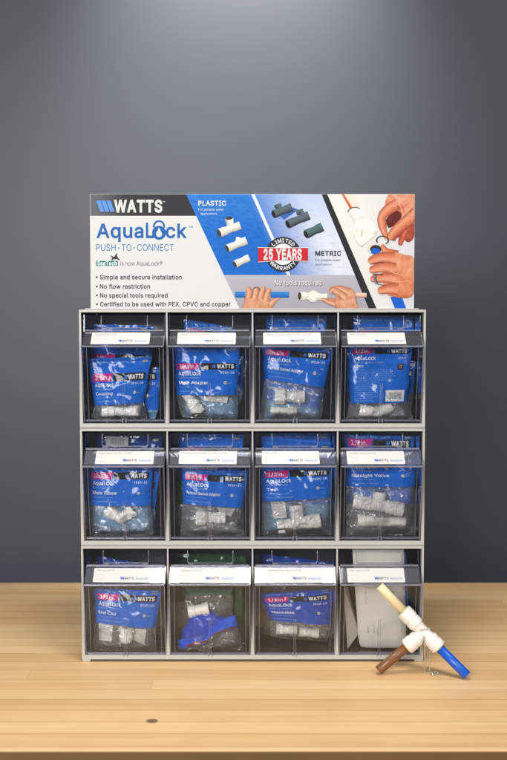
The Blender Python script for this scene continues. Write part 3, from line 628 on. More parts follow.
def bluef(x, y, u):
    t = (x - 205) / 115.0 + (232 - y) / 260.0
    c = mixc(rgb(0, 104, 200), rgb(226, 230, 242), max(0, (t - .50)) * 2.1)
    n = noise.noise(Vector((x * .11, y * .5, 0))) * .5 + noise.noise(Vector((x * .3, y * 1.1, 3))) * .4
    lt = max(0, (238 - y) / 44) * .35
    c = mixc(c, rgb(70, 150, 225), lt + n * .35 * (1 if y < 250 else .4))
    return mixc(c, rgb(0, 60, 160), max(0, -n) * .5)
gridfill(ld, lambda y: rd(y) + .3, T0, 275, 90, 60, bluef, 1)
gridfill(ld, lambda y: rd(y) + .3, 275, B0, 10, 4, lambda x, y, u: mixc(rgb(186, 183, 192), rgb(166, 163, 174), (y - 275) / 34), 1)
poly([(321, T0), (326.6, T0), (376.3, B0), (368.4, B0)][::-1], rgb(34, 36, 40), 2)
gridfill(rd2, lambda y: 413.0, T0, B0, 20, 20, lambda x, y, u: mixc(rgb(240, 236, 228), rgb(214, 214, 218), (x - 340) / 90 + .2 * noise.noise(Vector((x * .05, y * .05, 0)))), 1)
# white diagonal line
poly([(251.5, T0), (254.7, T0), (290.2, 275), (287, 275)][::-1], rgb(238, 240, 244), 2)
# brand band
for k in range(3):
    x = 98 + 5.0 * k
    poly([(x, 201), (x + 4.2, 201), (x + 8.0, 212), (x + 3.8, 212)][::-1], rgb(92, 152, 226), 3)
T('WATTS', 115.6, 163.4, 201, 212.2, WHITE, .045); T('®', 164, 166.2, 201.5, 203, WHITE, 0, res=2)
# logotype with padlock o
BLU = rgb(14, 98, 176)
T('Aqua', 98, 144.6, 224.3, 237.8, BLU, .022); T('L', 147, 154.6, 223.4, 237.8, BLU, .022); T('ck', 166.6, 187.6, 224.3, 237.8, BLU, .022)
T('TM', 189.3, 193.4, 226, 228, BLU, 0, res=1)
def ring(cx, cy, r0, r1, a0, a1, col, layer, n=40, sx=1, sy=1):
    vs = []; fs = []
    for k in range(n + 1):
        a = R(a0 + (a1 - a0) * k / n)
        for r in (r0, r1): vs.append(sp(cx + r * math.cos(a) * sx, cy - r * math.sin(a) * sy, layer))
    for k in range(n): fs.append((2 * k, 2 * k + 1, 2 * k + 3, 2 * k + 2))
    G.add(vs, fs, MS, col)
def disc(cx, cy, r, col, layer, n=40, sx=1, sy=1):
    G.add([sp(cx + r * math.cos(R(360 * k / n)) * sx, cy - r * math.sin(R(360 * k / n)) * sy, layer) for k in range(n)], [tuple(range(n))], MS, col)
disc(160, 233, 6.9, BLU, 4); ring(160, 226.5, 4.2, 6.0, -15, 195, BLU, 3)
drop = [(160, 227.6)] + [(160 + 2.9 * math.sin(R(a)) , 234.4 - 2.9 * math.cos(R(a))) for a in range(60, 301, 15)]
poly([(x, y) for x, y in drop][::-1], WHITE, 5)
T('PUSH-TO-CONNECT', 97.6, 174.6, 244.3, 250.8, rgb(40, 122, 184), -.004)
poly([(97.6, 261), (119, 261), (119, 265.8), (97.6, 265.8)][::-1], rgb(0, 120, 118), 3)
T('SeaTech', 98.6, 118, 261.4, 265.3, rgb(235, 240, 240), .03, res=2)
# small leaping figure over the old name
for pl in ([(113, 257.5), (117, 256), (119.5, 257), (116, 259.6)], [(116, 256.3), (117.6, 253.2), (118.4, 254), (118, 257)], [(112.6, 259.6), (114, 257.6), (115, 258.6), (113.2, 261)],
           [(118.4, 257.4), (121, 259.8), (120.2, 260.4), (117.4, 258.8)], [(113.4, 257.6), (111.6, 256), (112.2, 255.6), (114.6, 257)]):
    poly(pl[::-1], rgb(40, 40, 44), 5)
T('is now AquaLock®', 121.5, 163.2, 261.3, 265.6, rgb(120, 120, 124), 0, res=2)
for y, s, x1 in ((279.3, 'Simple and secure installation', 182.3), (288.6, 'No flow restriction', 150.8), (297.5, 'No special tools required', 168.2), (306.3, 'Certified to be used with PEX, CPVC and copper', 230.8)):
    disc(97.9, y - 2.1, .95, rgb(45, 45, 48), 4, 12)
    T(s, 101, x1, y - 4.3, y, rgb(58, 58, 62), .018, res=2)
T('PLASTIC', 199, 226.4, 201.4, 206, WHITE, .03); T('For potable water', 199, 224.2, 208.8, 211, rgb(225, 235, 245), 0, res=1); T('applications.', 201, 218.3, 212.9, 215, rgb(225, 235, 245), 0, res=1)
T('METRIC', 315, 340.6, 251.2, 255.8, rgb(24, 26, 34), .03); T('For potable water', 315, 340, 259, 261.2, rgb(90, 95, 110), 0, res=1); T('applications.', 315, 331.5, 263.4, 265.4, rgb(90, 95, 110), 0, res=1)
T('No tools required', 275.2, 321.8, 280.8, 285.6, rgb(110, 108, 118), .02, layer=3, res=2); T('No tools required', 274.6, 321.2, 280.3, 285.1, WHITE, .02, layer=5, res=2)
# printed pictures of fittings
def t2(x0, y0, x1, y1, r0, r1, light, dark, layer, cap=None):
    d = Vector((x1 - x0, y1 - y0)); L_ = d.length; d /= L_; nrm = Vector((-d.y, d.x)); n = 8
    if nrm.y > 0: nrm = -nrm
    vs = []; cs = []
    for t, r in ((0, r0), (.3, r0), (.34, r0 * .9), (.64, r1 * .88), (.68, r1), (1, r1)):
        for k in range(n + 1):
            q = -1 + 2 * k / n
            p = (x0 + d.x * L_ * t - nrm.x * r * q, y0 + d.y * L_ * t - nrm.y * r * q)
            vs.append(sp(p[0], p[1], layer)); cs.append(mixc(light, dark, max(0, (q + .35)) ** 1.5 / 1.5 + (.25 if q == -1 else 0)))
    fs = [(j * (n + 1) + i, j * (n + 1) + i + 1, (j + 1) * (n + 1) + i + 1, (j + 1) * (n + 1) + i) for j in range(5) for i in range(n)]
    G.add(vs, fs, MS, cs)
    if cap:
        ang = math.degrees(math.atan2(-d.y, d.x)); pts = []
        for k in range(20):
            a = R(18 * k); lx = math.cos(a) * r0 * .42; ly = math.sin(a) * r0 * .92
            pts.append((x0 + d.x * lx + nrm.x * ly, y0 + d.y * lx + nrm.y * ly))
        poly(pts, cap, layer + 1)
wl, wd, hole = rgb(240, 236, 226), rgb(170, 165, 158), rgb(60, 55, 52)
t2(229.6, 218.5, 231, 231, 3.9, 4.2, wl, wd, 3, hole); t2(219.6, 233.4, 240.5, 225.5, 4.3, 4.0, wl, wd, 5, hole)
t2(240, 237.6, 238, 245, 3.4, 3.8, wl, wd, 3); t2(227.5, 248.6, 246.8, 240.5, 3.8, 4.0, wl, wd, 5, hole)
t2(235, 264.4, 249.4, 257.6, 3.7, 3.6, wl, wd, 5, hole)
dl_, dd_ = rgb(92, 106, 118), rgb(22, 28, 36)
poly([(277, 214), (290, 207), (298, 210), (284, 220)], rgb(60, 100, 180), 2)
t2(277.4, 204.6, 280, 212, 3.6, 3.4, dl_, dd_, 3); t2(273.5, 214.6, 291.6, 207.6, 4.0, 4.2, dl_, dd_, 5, rgb(18, 20, 24))
t2(296, 213.2, 303, 211.4, 2.8, 2.6, dl_, dd_, 3); t2(301, 212, 302.6, 219, 2.4, 3.2, dl_, dd_, 3)
t2(287.4, 224.6, 308.6, 215.6, 4.3, 4.3, dl_, dd_, 5, rgb(18, 20, 24)); t2(305.5, 234.6, 322, 227, 4.4, 4.5, rgb(84, 112, 112), rgb(22, 34, 38), 5, rgb(18, 20, 24))
# blue tube and hand, white fitting with copper tube and hand
SK, SKD, SKL = rgb(222, 134, 92), rgb(150, 72, 44), rgb(246, 184, 146)
def blob(pts, layer, light=SKL, mid=SK, dark=SKD, seed=0):
    """a printed patch of skin: filled outline with lit centre and darker rim"""
    cx = sum(p[0] for p in pts) / len(pts); cy = sum(p[1] for p in pts) / len(pts)
    P = []
    n0 = len(pts)
    for i in range(n0):
        p0, p1, p2, p3 = pts[i - 1], pts[i], pts[(i + 1) % n0], pts[(i + 2) % n0]
        for k in range(4):
            t = k / 4.0
            P.append(tuple(.5 * ((2 * p1[j]) + (-p0[j] + p2[j]) * t + (2 * p0[j] - 5 * p1[j] + 4 * p2[j] - p3[j]) * t * t + (-p0[j] + 3 * p1[j] - 3 * p2[j] + p3[j]) * t ** 3) for j in (0, 1)))
    n = len(P); vs = []; cs = []; fs = []
    clampx = lambda x: min(x, 412.9)
    clampy = lambda y: max(min(y, 308.9), T0 + .1)
    rings = (1.0, .86, .6, .3)
    for ri_, q in enumerate(rings):
        for x, y in P:
            X = cx + (x - cx) * q; Y = cy + (y - cy) * q
            vs.append(sp(clampx(X), clampy(Y), layer))
            nz = noise.noise(Vector((X * .22, Y * .22, seed)))
            base = (dark, mid, mid, mid)[ri_]
            cs.append(mixc(base, light, (.35, .25, .45, .45)[ri_] + nz * .8 - (Y - cy) * .012))
    vs.append(sp(clampx(cx), clampy(cy), layer)); cs.append(mid)
    for q in range(3):
        for k in range(n): fs.append((q * n + k, q * n + (k + 1) % n, (q + 1) * n + (k + 1) % n, (q + 1) * n + k))
    for k in range(n): fs.append((3 * n + k, 3 * n + (k + 1) % n, 4 * n))
    G.add(vs, fs, MS, cs)
def line2(pts, w, col, layer):
    for (x0, y0), (x1, y1) in zip(pts[:-1], pts[1:]):
        d = Vector((x1 - x0, y1 - y0)); d.normalize(); nx, ny = -d.y * w / 2, d.x * w / 2
        poly([(x0 + nx, y0 + ny), (x0 - nx, y0 - ny), (x1 - nx, y1 - ny), (x1 + nx, y1 + ny)], col, layer)
z6 = lambda x, y: (235 + x / 5.633, 245 + y / 5.633)
z8 = lambda x, y: (295 + x / 3.9, 245 + y / 3.9)
z7 = lambda x, y: (325 + x / 5.07, 188 + y / 5.07)
t2(235.2, 294.6, 289, 294.8, 2.9, 2.9, rgb(40, 128, 208), rgb(10, 80, 160), 3)
zA = lambda x, y: (368 + x / 10.56, 192 + y / 10.56)
zB = lambda x, y: (360 + x / 9.05, 245 + y / 9.05)
zC = lambda x, y: (232 + x / 8.45, 275 + y / 8.45)
zD = lambda x, y: (292 + x / 7.456, 275 + y / 7.456)
def finger(f, pts, rad, layer, light, mid, dark, seed=0, lit=-.3):
    """a printed finger: a smooth tapering strip with a round tip, lit along one side"""
    k = f(1, 0)[0] - f(0, 0)[0]; P = []
    for i in range(len(pts) - 1):
        p0 = Vector(pts[max(i - 1, 0)]); p1 = Vector(pts[i]); p2 = Vector(pts[i + 1]); p3 = Vector(pts[min(i + 2, len(pts) - 1)])
        for j in range(6):
            t = j / 6; P.append((.5 * ((2 * p1) + (p2 - p0) * t + (2 * p0 - 5 * p1 + 4 * p2 - p3) * t * t + (3 * p1 - p0 - 3 * p2 + p3) * t ** 3), rad[i] * (1 - t) + rad[i + 1] * t))
    e = Vector(pts[-1]); d = (e - P[-1][0]).normalized(); r = rad[-1]
    for j in range(6): t = j / 5 * math.pi / 2; P.append((e + d * r * math.sin(t), r * max(.02, math.cos(t))))
    vs = []; cs = []; n = 8
    for i, (p, r) in enumerate(P):
        q = P[min(i + 1, len(P) - 1)][0] - P[max(i - 1, 0)][0]; q.normalize(); nr = Vector((-q.y, q.x))
        for j in range(n + 1):
            u = -1 + 2 * j / n; X, Y = f(*(p + nr * r * u)); X = min(X, 412.95); Y = max(T0 + .05, min(Y, 308.95))
            vs.append(sp(X, Y, layer)); w = abs(u - lit)
            nz = .35 * noise.noise(Vector((X * .5, Y * .5, seed))) + .30 * noise.noise(Vector((X * 1.7, Y * 1.7, seed)))
            c = mixc(light, mid, w * 1.3 + nz); cs.append(mixc(c, dark, max(0, abs(u) - .62) * 1.5))
    fs = [(i * (n + 1) + j, i * (n + 1) + j + 1, (i + 1) * (n + 1) + j + 1, (i + 1) * (n + 1) + j) for i in range(len(P) - 1) for j in range(n)]
    G.add(vs, fs, MS, cs)
S1 = (rgb(236, 184, 150), rgb(206, 136, 100), rgb(138, 80, 56))
finger(zC, [(300, 280), (352, 224), (396, 198)], [34, 20, 8], 5, *S1, seed=2)
blob([zC(98, 300), zC(104, 230), (zC(112, 180)), zC(128, 140), zC(200, 130), zC(290, 140), zC(326, 180), zC(318, 240), zC(296, 296)], 6, *S1, seed=1)
for x, y, tx_, ty in ((150, 150, 140, 118), (204, 150, 206, 112), (252, 150, 264, 112), (296, 172, 312, 128)): finger(zC, [(x - 12, y + 50), (x, y), (tx_, ty)], [26, 26, 20], 7, *S1, seed=x)
for x in (178, 232, 282): line2([zC(x, 116), zC(x - 6, 150), zC(x - 16, 186)], .35, S1[2], 8)
for x in (176, 226): line2([zC(x + 20, 196), zC(x, 240), zC(x - 16, 280)], .5, rgb(236, 170, 132), 8)
line2([zC(182, 118), zC(196, 104), zC(216, 104), zC(236, 120)], .7, rgb(50, 60, 74), 9)
t2(299.5, 296, 318, 296.4, 4.1, 3.9, wl, rgb(190, 186, 170), 3, hole); disc(313, 296.2, 5.9, rgb(226, 224, 208), 5, 20); disc(313.4, 295.6, 4.2, rgb(240, 238, 228), 6, 20)
t2(316, 296.6, 327, 297, 3.6, 3.4, wl, rgb(190, 186, 170), 7)
t2(340, 294.6, 366, 295.2, 2.2, 2.2, rgb(244, 204, 186), rgb(200, 130, 104), 3)
finger(zD, [(470, 240), (360, 200), (262, 192), (222, 182)], [40, 26, 17, 9], 8, *S1, seed=3)
finger(zD, [(400, 200), (340, 214), (290, 206), (236, 184)], [30, 26, 18, 10], 9, *S1, seed=4)
blob([zD(330, 250), zD(322, 170), zD(350, 100), zD(420, 92), zD(466, 130), zD(478, 200), zD(482, 256)], 9, *S1, seed=5)
finger(zD, [(420, 130), (360, 100), (318, 100)], [28, 22, 18], 10, *S1, seed=6)
finger(zD, [(400, 170), (340, 130), (300, 108), (286, 124)], [28, 26, 22, 14], 11, *S1, seed=7)
line2([zD(330, 136), zD(352, 156), zD(356, 190)], .4, S1[2], 12)
# right picture: copper and white tube, fitting, hands with clip ring
poly([z7(80, 34), z7(92, 34), z7(134, 100), z7(122, 108)], rgb(210, 110, 60), 2)
poly([z7(92, 34), z7(140, 34), z7(166, 94), z7(134, 100)], rgb(246, 226, 210), 2)
zE = lambda x, y: (325 + x / 8.45, 192 + y / 8.45)
IV = rgb(247, 244, 236); IVD = rgb(222, 214, 200)
t2(*zE(246, 160), *zE(330, 300), 7.2, 8.6, rgb(249, 247, 241), rgb(224, 218, 206), 3)
blob([zE(246, 250), zE(300, 220), zE(372, 250), zE(424, 300), (zE(430, 350)), zE(380, 400), zE(330, 440), zE(300, 456), zE(260, 420), zE(232, 340)], 4, light=rgb(250, 248, 243), mid=rgb(240, 235, 225), dark=rgb(226, 219, 206), seed=5)
for q in ([(250, 330), (268, 324)], [(298, 380), (306, 350), (304, 320)], [(400, 350), (418, 356), (424, 330)]): line2([zE(*p) for p in q], 1.2, rgb(214, 194, 160), 5)
line2([zE(296, 460), zE(320, 462)], .5, rgb(190, 180, 168), 5); line2([zE(262, 238), zE(300, 216), zE(336, 214)], .5, rgb(216, 208, 196), 5)
ring(*zE(246, 176), 6.6, 7.5, 45, 178, rgb(62, 52, 50), 6, sy=.72)
H2 = (rgb(234, 160, 124), rgb(208, 112, 76), rgb(122, 54, 36))
blob([zA(330, 400), zA(430, 330), zA(474, 330), zA(474, 470), zA(420, 530), zA(370, 500)], 6, light=rgb(190, 90, 66), mid=rgb(160, 60, 42), dark=rgb(120, 44, 34), seed=9)
finger(zA, [(380, 400), (350, 470), (330, 545)], [40, 34, 22], 7, rgb(214, 110, 84), rgb(176, 70, 50), rgb(110, 36, 28), seed=9)
finger(zA, [(320, 420), (270, 470), (262, 500)], [44, 30, 20], 7, rgb(196, 90, 66), rgb(160, 58, 42), rgb(100, 32, 26), seed=10)
blob([zA(200, 30), zA(330, 20), zA(500, 20), zA(500, 330), zA(400, 300), zA(330, 250), zA(260, 230), zA(180, 250), zA(160, 180)], 8, light=rgb(240, 186, 154), mid=rgb(216, 126, 88), dark=rgb(206, 128, 98), seed=11)
blob([zA(180, 290), zA(240, 230), zA(300, 200), zA(340, 260), zA(290, 330), zA(220, 380), zA(190, 360)], 9, light=rgb(120, 40, 30), mid=rgb(86, 26, 22), dark=rgb(130, 48, 34), seed=12)
finger(zA, [(300, 130), (200, 190), (136, 262), (140, 360), (180, 480)], [60, 56, 44, 42, 20], 10, *H2, seed=13, lit=.2)
finger(zA, [(500, 220), (420, 290), (320, 370), (250, 440), (232, 470)], [70, 62, 54, 46, 38], 11, *H2, seed=14, lit=.25)
line2([zA(290, 150), zA(320, 200), zA(340, 240)], .6, H2[2], 12); line2([zA(330, 130), zA(360, 180), zA(370, 230)], .5, rgb(190, 84, 54), 12)
ring(*zA(142, 512), 5.2, 6.4, -58, 210, rgb(48, 44, 48), 12, sx=1.0, sy=.72)
disc(*zA(66, 600), 7.0, rgb(222, 214, 206), 6, 24, sy=.8); disc(*zA(72, 606), 5.6, rgb(44, 38, 40), 7, 24, sy=.75); disc(*zA(70, 628), 4.6, rgb(16, 96, 206), 8, 24, sy=.7)
poly([zB(268, 470), zB(372, 470), zB(414, 579), zB(312, 579)], rgb(10, 96, 210), 3)
finger(zB, [(330, 90), (230, 60), (196, 12)], [40, 32, 18], 9, *H2, seed=15)
blob([zB(180, 90), zB(300, 70), zB(400, 90), zB(478, 120), zB(500, 300), zB(478, 440), zB(420, 478), zB(300, 470), zB(220, 420), zB(190, 250)], 9, light=rgb(236, 168, 130), mid=rgb(212, 120, 82), dark=rgb(176, 92, 62), seed=16)
for i, q in enumerate(([(300, 120), (190, 112), (104, 138)], [(310, 220), (210, 200), (112, 222)], [(320, 300), (220, 296), (116, 306)], [(340, 400), (260, 396), (186, 410)])):
    finger(zB, q, [56, 46, (38, 36, 30, 34)[i]], 10 + i % 2, *H2, seed=17 + i, lit=-.25)
for q in ([(110, 172), (160, 160), (210, 162)], [(110, 266), (160, 264), (200, 272)], [(150, 352), (190, 362), (214, 372)]): line2([zB(*p) for p in q], .8, rgb(110, 36, 24), 12)
for q in ([(290, 250), (350, 270), (440, 280)], [(280, 330), (360, 335), (440, 320)], [(340, 150), (330, 180), (350, 210)]): line2([zB(*p) for p in q], .6, rgb(246, 176, 130), 12)
line2([zB(130, 274), zB(128, 310), zB(144, 350)], 2.2, rgb(104, 120, 136), 13); line2([zB(140, 276), zB(138, 310), zB(152, 346)], .8, rgb(50, 56, 64), 14)
# warranty roundel
disc(283, 254.4, 17.4, rgb(40, 42, 46), 5, 60); disc(283, 254.4, 10.6, rgb(238, 240, 242), 6, 50)
vs = []; red = rgb(205, 28, 42)
top = [(258, 247.6), (283, 248.2), (307.6, 247.8)]; bot = [(307.6, 261.4), (283, 260.4), (258, 262.2)]
poly((top + bot)[::-1], red, 8)
line2([(258, 247.6), (283, 248.2), (307.6, 247.8)], .6, WHITE, 9); line2([(258, 262.2), (283, 260.4), (307.6, 261.4)], .6, WHITE, 9)
T('25 YEARS', 263.6, 301.6, 249.6, 259.2, WHITE, .05, layer=10)
def arc_text(s, cx, cy, r, a0, a1, h, top=True):
    n = len(s)
    for i, chh in enumerate(s):
        a = a0 + (a1 - a0) * (i + .5) / n; ar = R(a)
        vs_, fs_ = text_mesh(chh, .03, 2); x0 = min(v[0] for v in vs_); x1 = max(v[0] for v in vs_); m = (x0 + x1) / 2
        out = []
        for vx, vy in vs_:
            lx = (vx - m) / CAPH * h * .95; ly = vy / CAPH * h
            if top: X = cx + math.cos(ar) * (r + ly) + math.sin(ar) * lx; Y = cy - math.sin(ar) * (r + ly) + math.cos(ar) * lx
            else: X = cx + math.cos(ar) * (r - ly) - math.sin(ar) * lx; Y = cy - math.sin(ar) * (r - ly) - math.cos(ar) * lx
            out.append(sp(X, Y, 7))
        G.add(out, fs_, MS, WHITE)
arc_text('LIMITED', 283, 254.4, 12.0, 142, 38, 3.6); arc_text('WARRANTY', 283, 254.4, 15.7, 214, 326, 3.6, False)
G.build('printed_face', sg)
rebase(sg, (0, SY, 3 * RH + .0002))
tag(sg, 'printed header sign with a red 25 YEARS roundel and hand pictures, above the cabinet', 'sign')

# ------------------------------------------------------------------ bags in the bins
OX = [75, 160, 250, 335]; OYY = [305, 425, 545]; SC = [507 / 90, 507 / 95, 507 / 95, 507 / 95]
def cell_px(ri, ci, zx, zy): return OX[ci] + zx / SC[ci], OYY[ri] + zy / SC[ci]
PBLUE = rgb(0, 99, 204); MAG = rgb(200, 22, 130); BLK = rgb(26, 26, 30); WH = rgb(235, 238, 242); LB = rgb(150, 195, 235)
BAGS = 'small printed bags of fittings in the bins'
def cell_bounds(ri, ci):
    return cellx[ci] - HW + .0035, cellx[ci] + HW - .0035, rowz[ri] + BOTR + .0042
def bag(ri, ci, Y, quad, bottom=None, band=(.14, .31), title='Elbow', size='1/2in.', label='', bulge=.010, seed=0, blue=PBLUE,
        wr=1.15, text=True, film='film', back=False, flip=0, magcol=MAG, blkcol=BLK, stripe=False, ew=1.0, name='fitting_bag'):
    """quad: tl,tr,br,bl of the printed part; bottom: br,bl of the clear part (zoom coordinates of its cell)"""
    root = empty(name)
    x0c, x1c, zf = cell_bounds(ri, ci)
    def W3(p):
        v = pt(*cell_px(ri, ci, *p), Y)
        return Vector((min(max(v.x, x0c), x1c), 0, max(v.z, zf)))
    q = [W3(p) for p in quad]
    def bil(a, b_, c_, d, u, v): return (a * (1 - u) + b_ * u) * (1 - v) + (d * (1 - u) + c_ * u) * v
    if bottom and Y < .04:
        q0, q1 = W3(bottom[0]), W3(bottom[1]); q0.x += .003; q1.x -= .003; q0.x = min(q0.x, x1c); q1.x = max(q1.x, x0c); bq = [q[3], q[2], q0, q1]
    else: bq = [q[3], q[2], W3(bottom[0]), W3(bottom[1])] if bottom else None
    tot_top = q[0].z
    def surf(u, v, side=-1):      # v 0..1 printed, 1..2 clear
        if v <= 1 or not bq: p = bil(q[0], q[1], q[2], q[3], u, v)
        else: p = bil(bq[0], bq[1], bq[2], bq[3], u, v - 1)
        vv = v / (2.0 if bq else 1.0)
        w = seed * 7.3 + ri * 3 + ci * 11
        e = max(0.0, min(1, 4 * u * (1 - u) * 1.35)) ** .6
        prof = min(1, vv * 3.0) ** .8 * max(0, min(1, (1 - vv) * 5)) ** .6 if bq else min(1, vv * 3) * min(1, (1.02 - vv) * 3)
        n1 = noise.noise(Vector((p.x * 26 + w, p.z * 22, w))); n2 = noise.noise(Vector((p.x * 70, p.z * 55 + w, 2 + w)))
        n3 = 1 - abs(noise.noise(Vector((p.x * 48 + p.z * 40, p.z * 38 - p.x * 14 + w, 9)))) * 4
        amp = wr * (1.9 if v > 1 else 1.0)
        dy = (bulge + (.007 if (bq and Y < .035) else 0) * max(0, min(1, v - .8))) * e * prof * (1 if side < 0 else .5) + amp * (.0029 * n1 + .0009 * n2 + .0012 * max(0, n3)) * (.35 + .65 * e)
        if bq and v > 1 and side < 0 and Y < .035:      # the film clears what lies inside
            dy = max(dy, .0158 * min(1, 7 * u * (1 - u)) * min(1, (2 - v) * 4) * min(1, .35 + (v - 1) * 4) + .0008 * n2)
        ex = .0016 * ew * noise.noise(Vector((p.z * 55, w, u * 1.5))) * (1 if u < .5 else -1) * (abs(u - .5) * 2) ** 2
        ez = .0016 * ew * noise.noise(Vector((p.x * 50, w + 4, 0))) * (1 if vv < .1 or ew > 1 else 0)
        zz = p.z + ez
        yy = Y + side * dy if side < 0 else Y + dy * .8
        # keep clear of the sloping bin face
        rel = p.z - (rowz[ri] + BOTR)
        lim = (.0012 + (LY + .0003) * min(rel, .131) / .131) + .0040 if rel < .131 else (LY + (rel - .135) * 1.04 + .006 if rel < .16 else BY + .0068)
        yy = max(yy, lim)
        return Vector((p.x + ex, yy, zz))
    nu = 34; mat = M['ink_film']
    def grid(mb, v0, v1, nv, side, mt, col):
        vs = [surf(i / nu, v0 + (v1 - v0) * j / nv, side) for j in range(nv + 1) for i in range(nu + 1)]
        fs = []
        for j in range(nv):
            for i in range(nu):
                f = (j * (nu + 1) + i, (j + 1) * (nu + 1) + i, (j + 1) * (nu + 1) + i + 1, j * (nu + 1) + i + 1)
                fs.append(f if side < 0 else f[::-1])
        mb.add(vs, fs, mt, col, smooth=True)
    pm = MB()
    grid(pm, 0, 1, 30, -1, mat, blue); grid(pm, 0, 1, 14, 1, mat, tuple(c * .8 for c in blue[:3]) + (1,))
    off = [.0003]
    def fmap(u, v):
        p = surf(min(max(u, 0.01), .99), v); p.y -= off[0]; return p
    def patch(u0, u1, v0, v1, col, o=.0003, slant=0, n=14, m=5):
        off[0] = o
        vs = []; fs = []
        for j in range(m + 1):
            for i in range(n + 1):
                v = v0 + (v1 - v0) * j / m
                vs.append(fmap(u0 + (u1 + slant * (1 - j / m) - u0) * i / n, v))
        for j in range(m):
            for i in range(n): fs.append((j * (n + 1) + i, (j + 1) * (n + 1) + i, (j + 1) * (n + 1) + i + 1, j * (n + 1) + i + 1))
        pm.add(vs, fs, mat, col, smooth=True)
    def tx(s, u0, u1, v0, v1, col, bold=0, o=.0011, res=1):
        off[0] = o
        put_text(pm, s, u0, u1, v0, v1, fmap, mat, col, bold, res)
    if stripe:
        patch(.12, .97, .74, .97, rgb(96, 70, 58), .0006, n=24); patch(.14, .40, .76, .95, rgb(150, 24, 60), .0009, n=8)
    if text:
        b0, b1 = band; k = (1 - b1)
        if magcol: patch(.40, .955, b0, b1, blkcol, .0004, n=20); patch(.05, .36, b0, b1, magcol, .00055, .04)
        tx('IN A SMALL BAG', .08, .46, b0 * .25, b0 * .25 + .03, LB, 0)
        tx('KEEP DRY', .52, .66, b0 * .25, b0 * .25 + .03, LB, 0)
        patch(.86, .95, b0 * .12, b0 * .12 + .07, rgb(150, 150, 140), .0004, n=4, m=2)
        tx(size, .09, .32, b0 + (b1 - b0) * .22, b0 + (b1 - b0) * .78, WH, .01)
        for j in range(3):
            u_ = .60 + .016 * j
            patch(u_, u_ + .012, b0 + (b1 - b0) * .25, b0 + (b1 - b0) * .75, rgb(60, 130, 220), .0007, n=1, m=2)
        tx('WATTS', .665, .92, b0 + (b1 - b0) * .22, b0 + (b1 - b0) * .78, WH, .04)
        if not back:
            tx('AquaL', .07, .28, b1 + k * .07, b1 + k * .22, WH, .012); tx('ck', .345, .42, b1 + k * .07, b1 + k * .22, WH, .012)
            cu, cv = .312, b1 + k * .155; vs = []; fs = []
            off[0] = .0006
            for kk in range(17):
                a = R(360 * kk / 16)
                for rr in (.55, 1.0): vs.append(fmap(cu + .029 * rr * math.cos(a), cv + k * .075 * rr * math.sin(a)))
            fs = [(2 * kk, 2 * kk + 1, 2 * kk + 3, 2 * kk + 2) for kk in range(16)]
            pm.add(vs, fs, mat, WH)
            tx('PUSH-TO-CONNECT', .07, .40, b1 + k * .29, b1 + k * .35, LB)
            tx('3510-10', .72, .93, b1 + k * .08, b1 + k * .16, WH, .01)
            tx(title, .07, .07 + min(.55, .036 * len(title) + .03), b1 + k * .45, b1 + k * .57, WH, .014)
            tx('Conector para tubo de polietileno', .07, .40, b1 + k * .66, b1 + k * .70, LB)
            tx('For use with PEX, CPVC and copper', .07, .46, b1 + k * .82, b1 + k * .87, LB)
            vs = [fmap(.80 + .026 * math.cos(R(30 * kk)), b1 + k * (.52 + .065 * math.sin(R(30 * kk)))) for kk in range(12)]
            pm.add(vs, [tuple(range(12))[::-1]], mat, rgb(205, 205, 190))
            tx('NSF', .785, .815, b1 + k * .50, b1 + k * .54, BLK, 0, .0014)
            tx('us-pw', .84, .90, b1 + k * .50, b1 + k * .55, LB)
        else:
            tx('AquaLock', .07, .42, b1 + k * .05, b1 + k * .12, WH, .012)
            tx('PUSH-TO-CONNECT FITTINGS', .07, .55, b1 + k * .16, b1 + k * .19, LB); tx(title, .08, .22, b1 + k * .22, b1 + k * .27, WH, .01)
            tx('2519-10', .78, .92, b1 + k * .06, b1 + k * .10, WH)
            rnd = random.Random(5)
            for j in range(16):
                v_ = b1 + k * (.31 + .042 * j); e_ = .78 if j < 6 else .48
                tx(rnd.choice(['Cut tube square and remove burrs and sharp edges', 'Insert tube fully until it reaches the tube stop', 'Corte el tubo a escuadra y retire las rebabas', 'Verifique que el tubo este bien insertado aqui']), .07, e_ - .1 * rnd.random(), v_, v_ + k * .018, LB)
            patch(.60, .93, .77, .97, rgb(225, 225, 220), .0004, n=8, m=4)
            u_ = .66
            while u_ < .87:
                w_ = rnd.choice([.004, .006, .010]); patch(u_, u_ + w_, .81, .93, BLK, .0006, n=1, m=3); u_ += w_ + rnd.choice([.005, .008])
            patch(.78, .88, b1 + k * .20, b1 + k * .32, rgb(50, 40, 44), .0005, n=3, m=2)
            tx('CE', .805, .855, b1 + k * .225, b1 + k * .29, rgb(200, 170, 160), .02, .0014)
    if text or stripe:      # press-to-close strip
        for v_ in (.045, .062): pm.tube([surf(.01 + .98 * i / 30, v_) + Vector((0, -.0003, 0)) for i in range(31)], .0006, mat, 6)
        for i_ in range(len(pm.c) - 2 * 31 * 6, len(pm.c)): pm.c[i_] = tuple(c * .8 for c in blue[:3]) + (1,)
    pm.build('printed_panel', root)
    if bq:
        cm = MB(); grid(cm, 1, 2, 26, -1, M[film], WH); grid(cm, 1, 2, 12, 1, M[film], WH)
        # welded bottom and side seams
        cm.tube([surf(i / 20, 1.985) for i in range(21)], .0006, M['film'], 5)
        for uu in (.006, .994): cm.tube([surf(uu, 1.02 + .94 * i / 14) for i in range(15)], .0006, M['film'], 5)
        cm.build('clear_pouch', root)
    c = (q[2] + q[3]) / 2
    rebase(root, (c.x, Y, zf if bq else min(q[2].z, q[3].z)))
    tag(root, label, 'bag', BAGS)
    return root

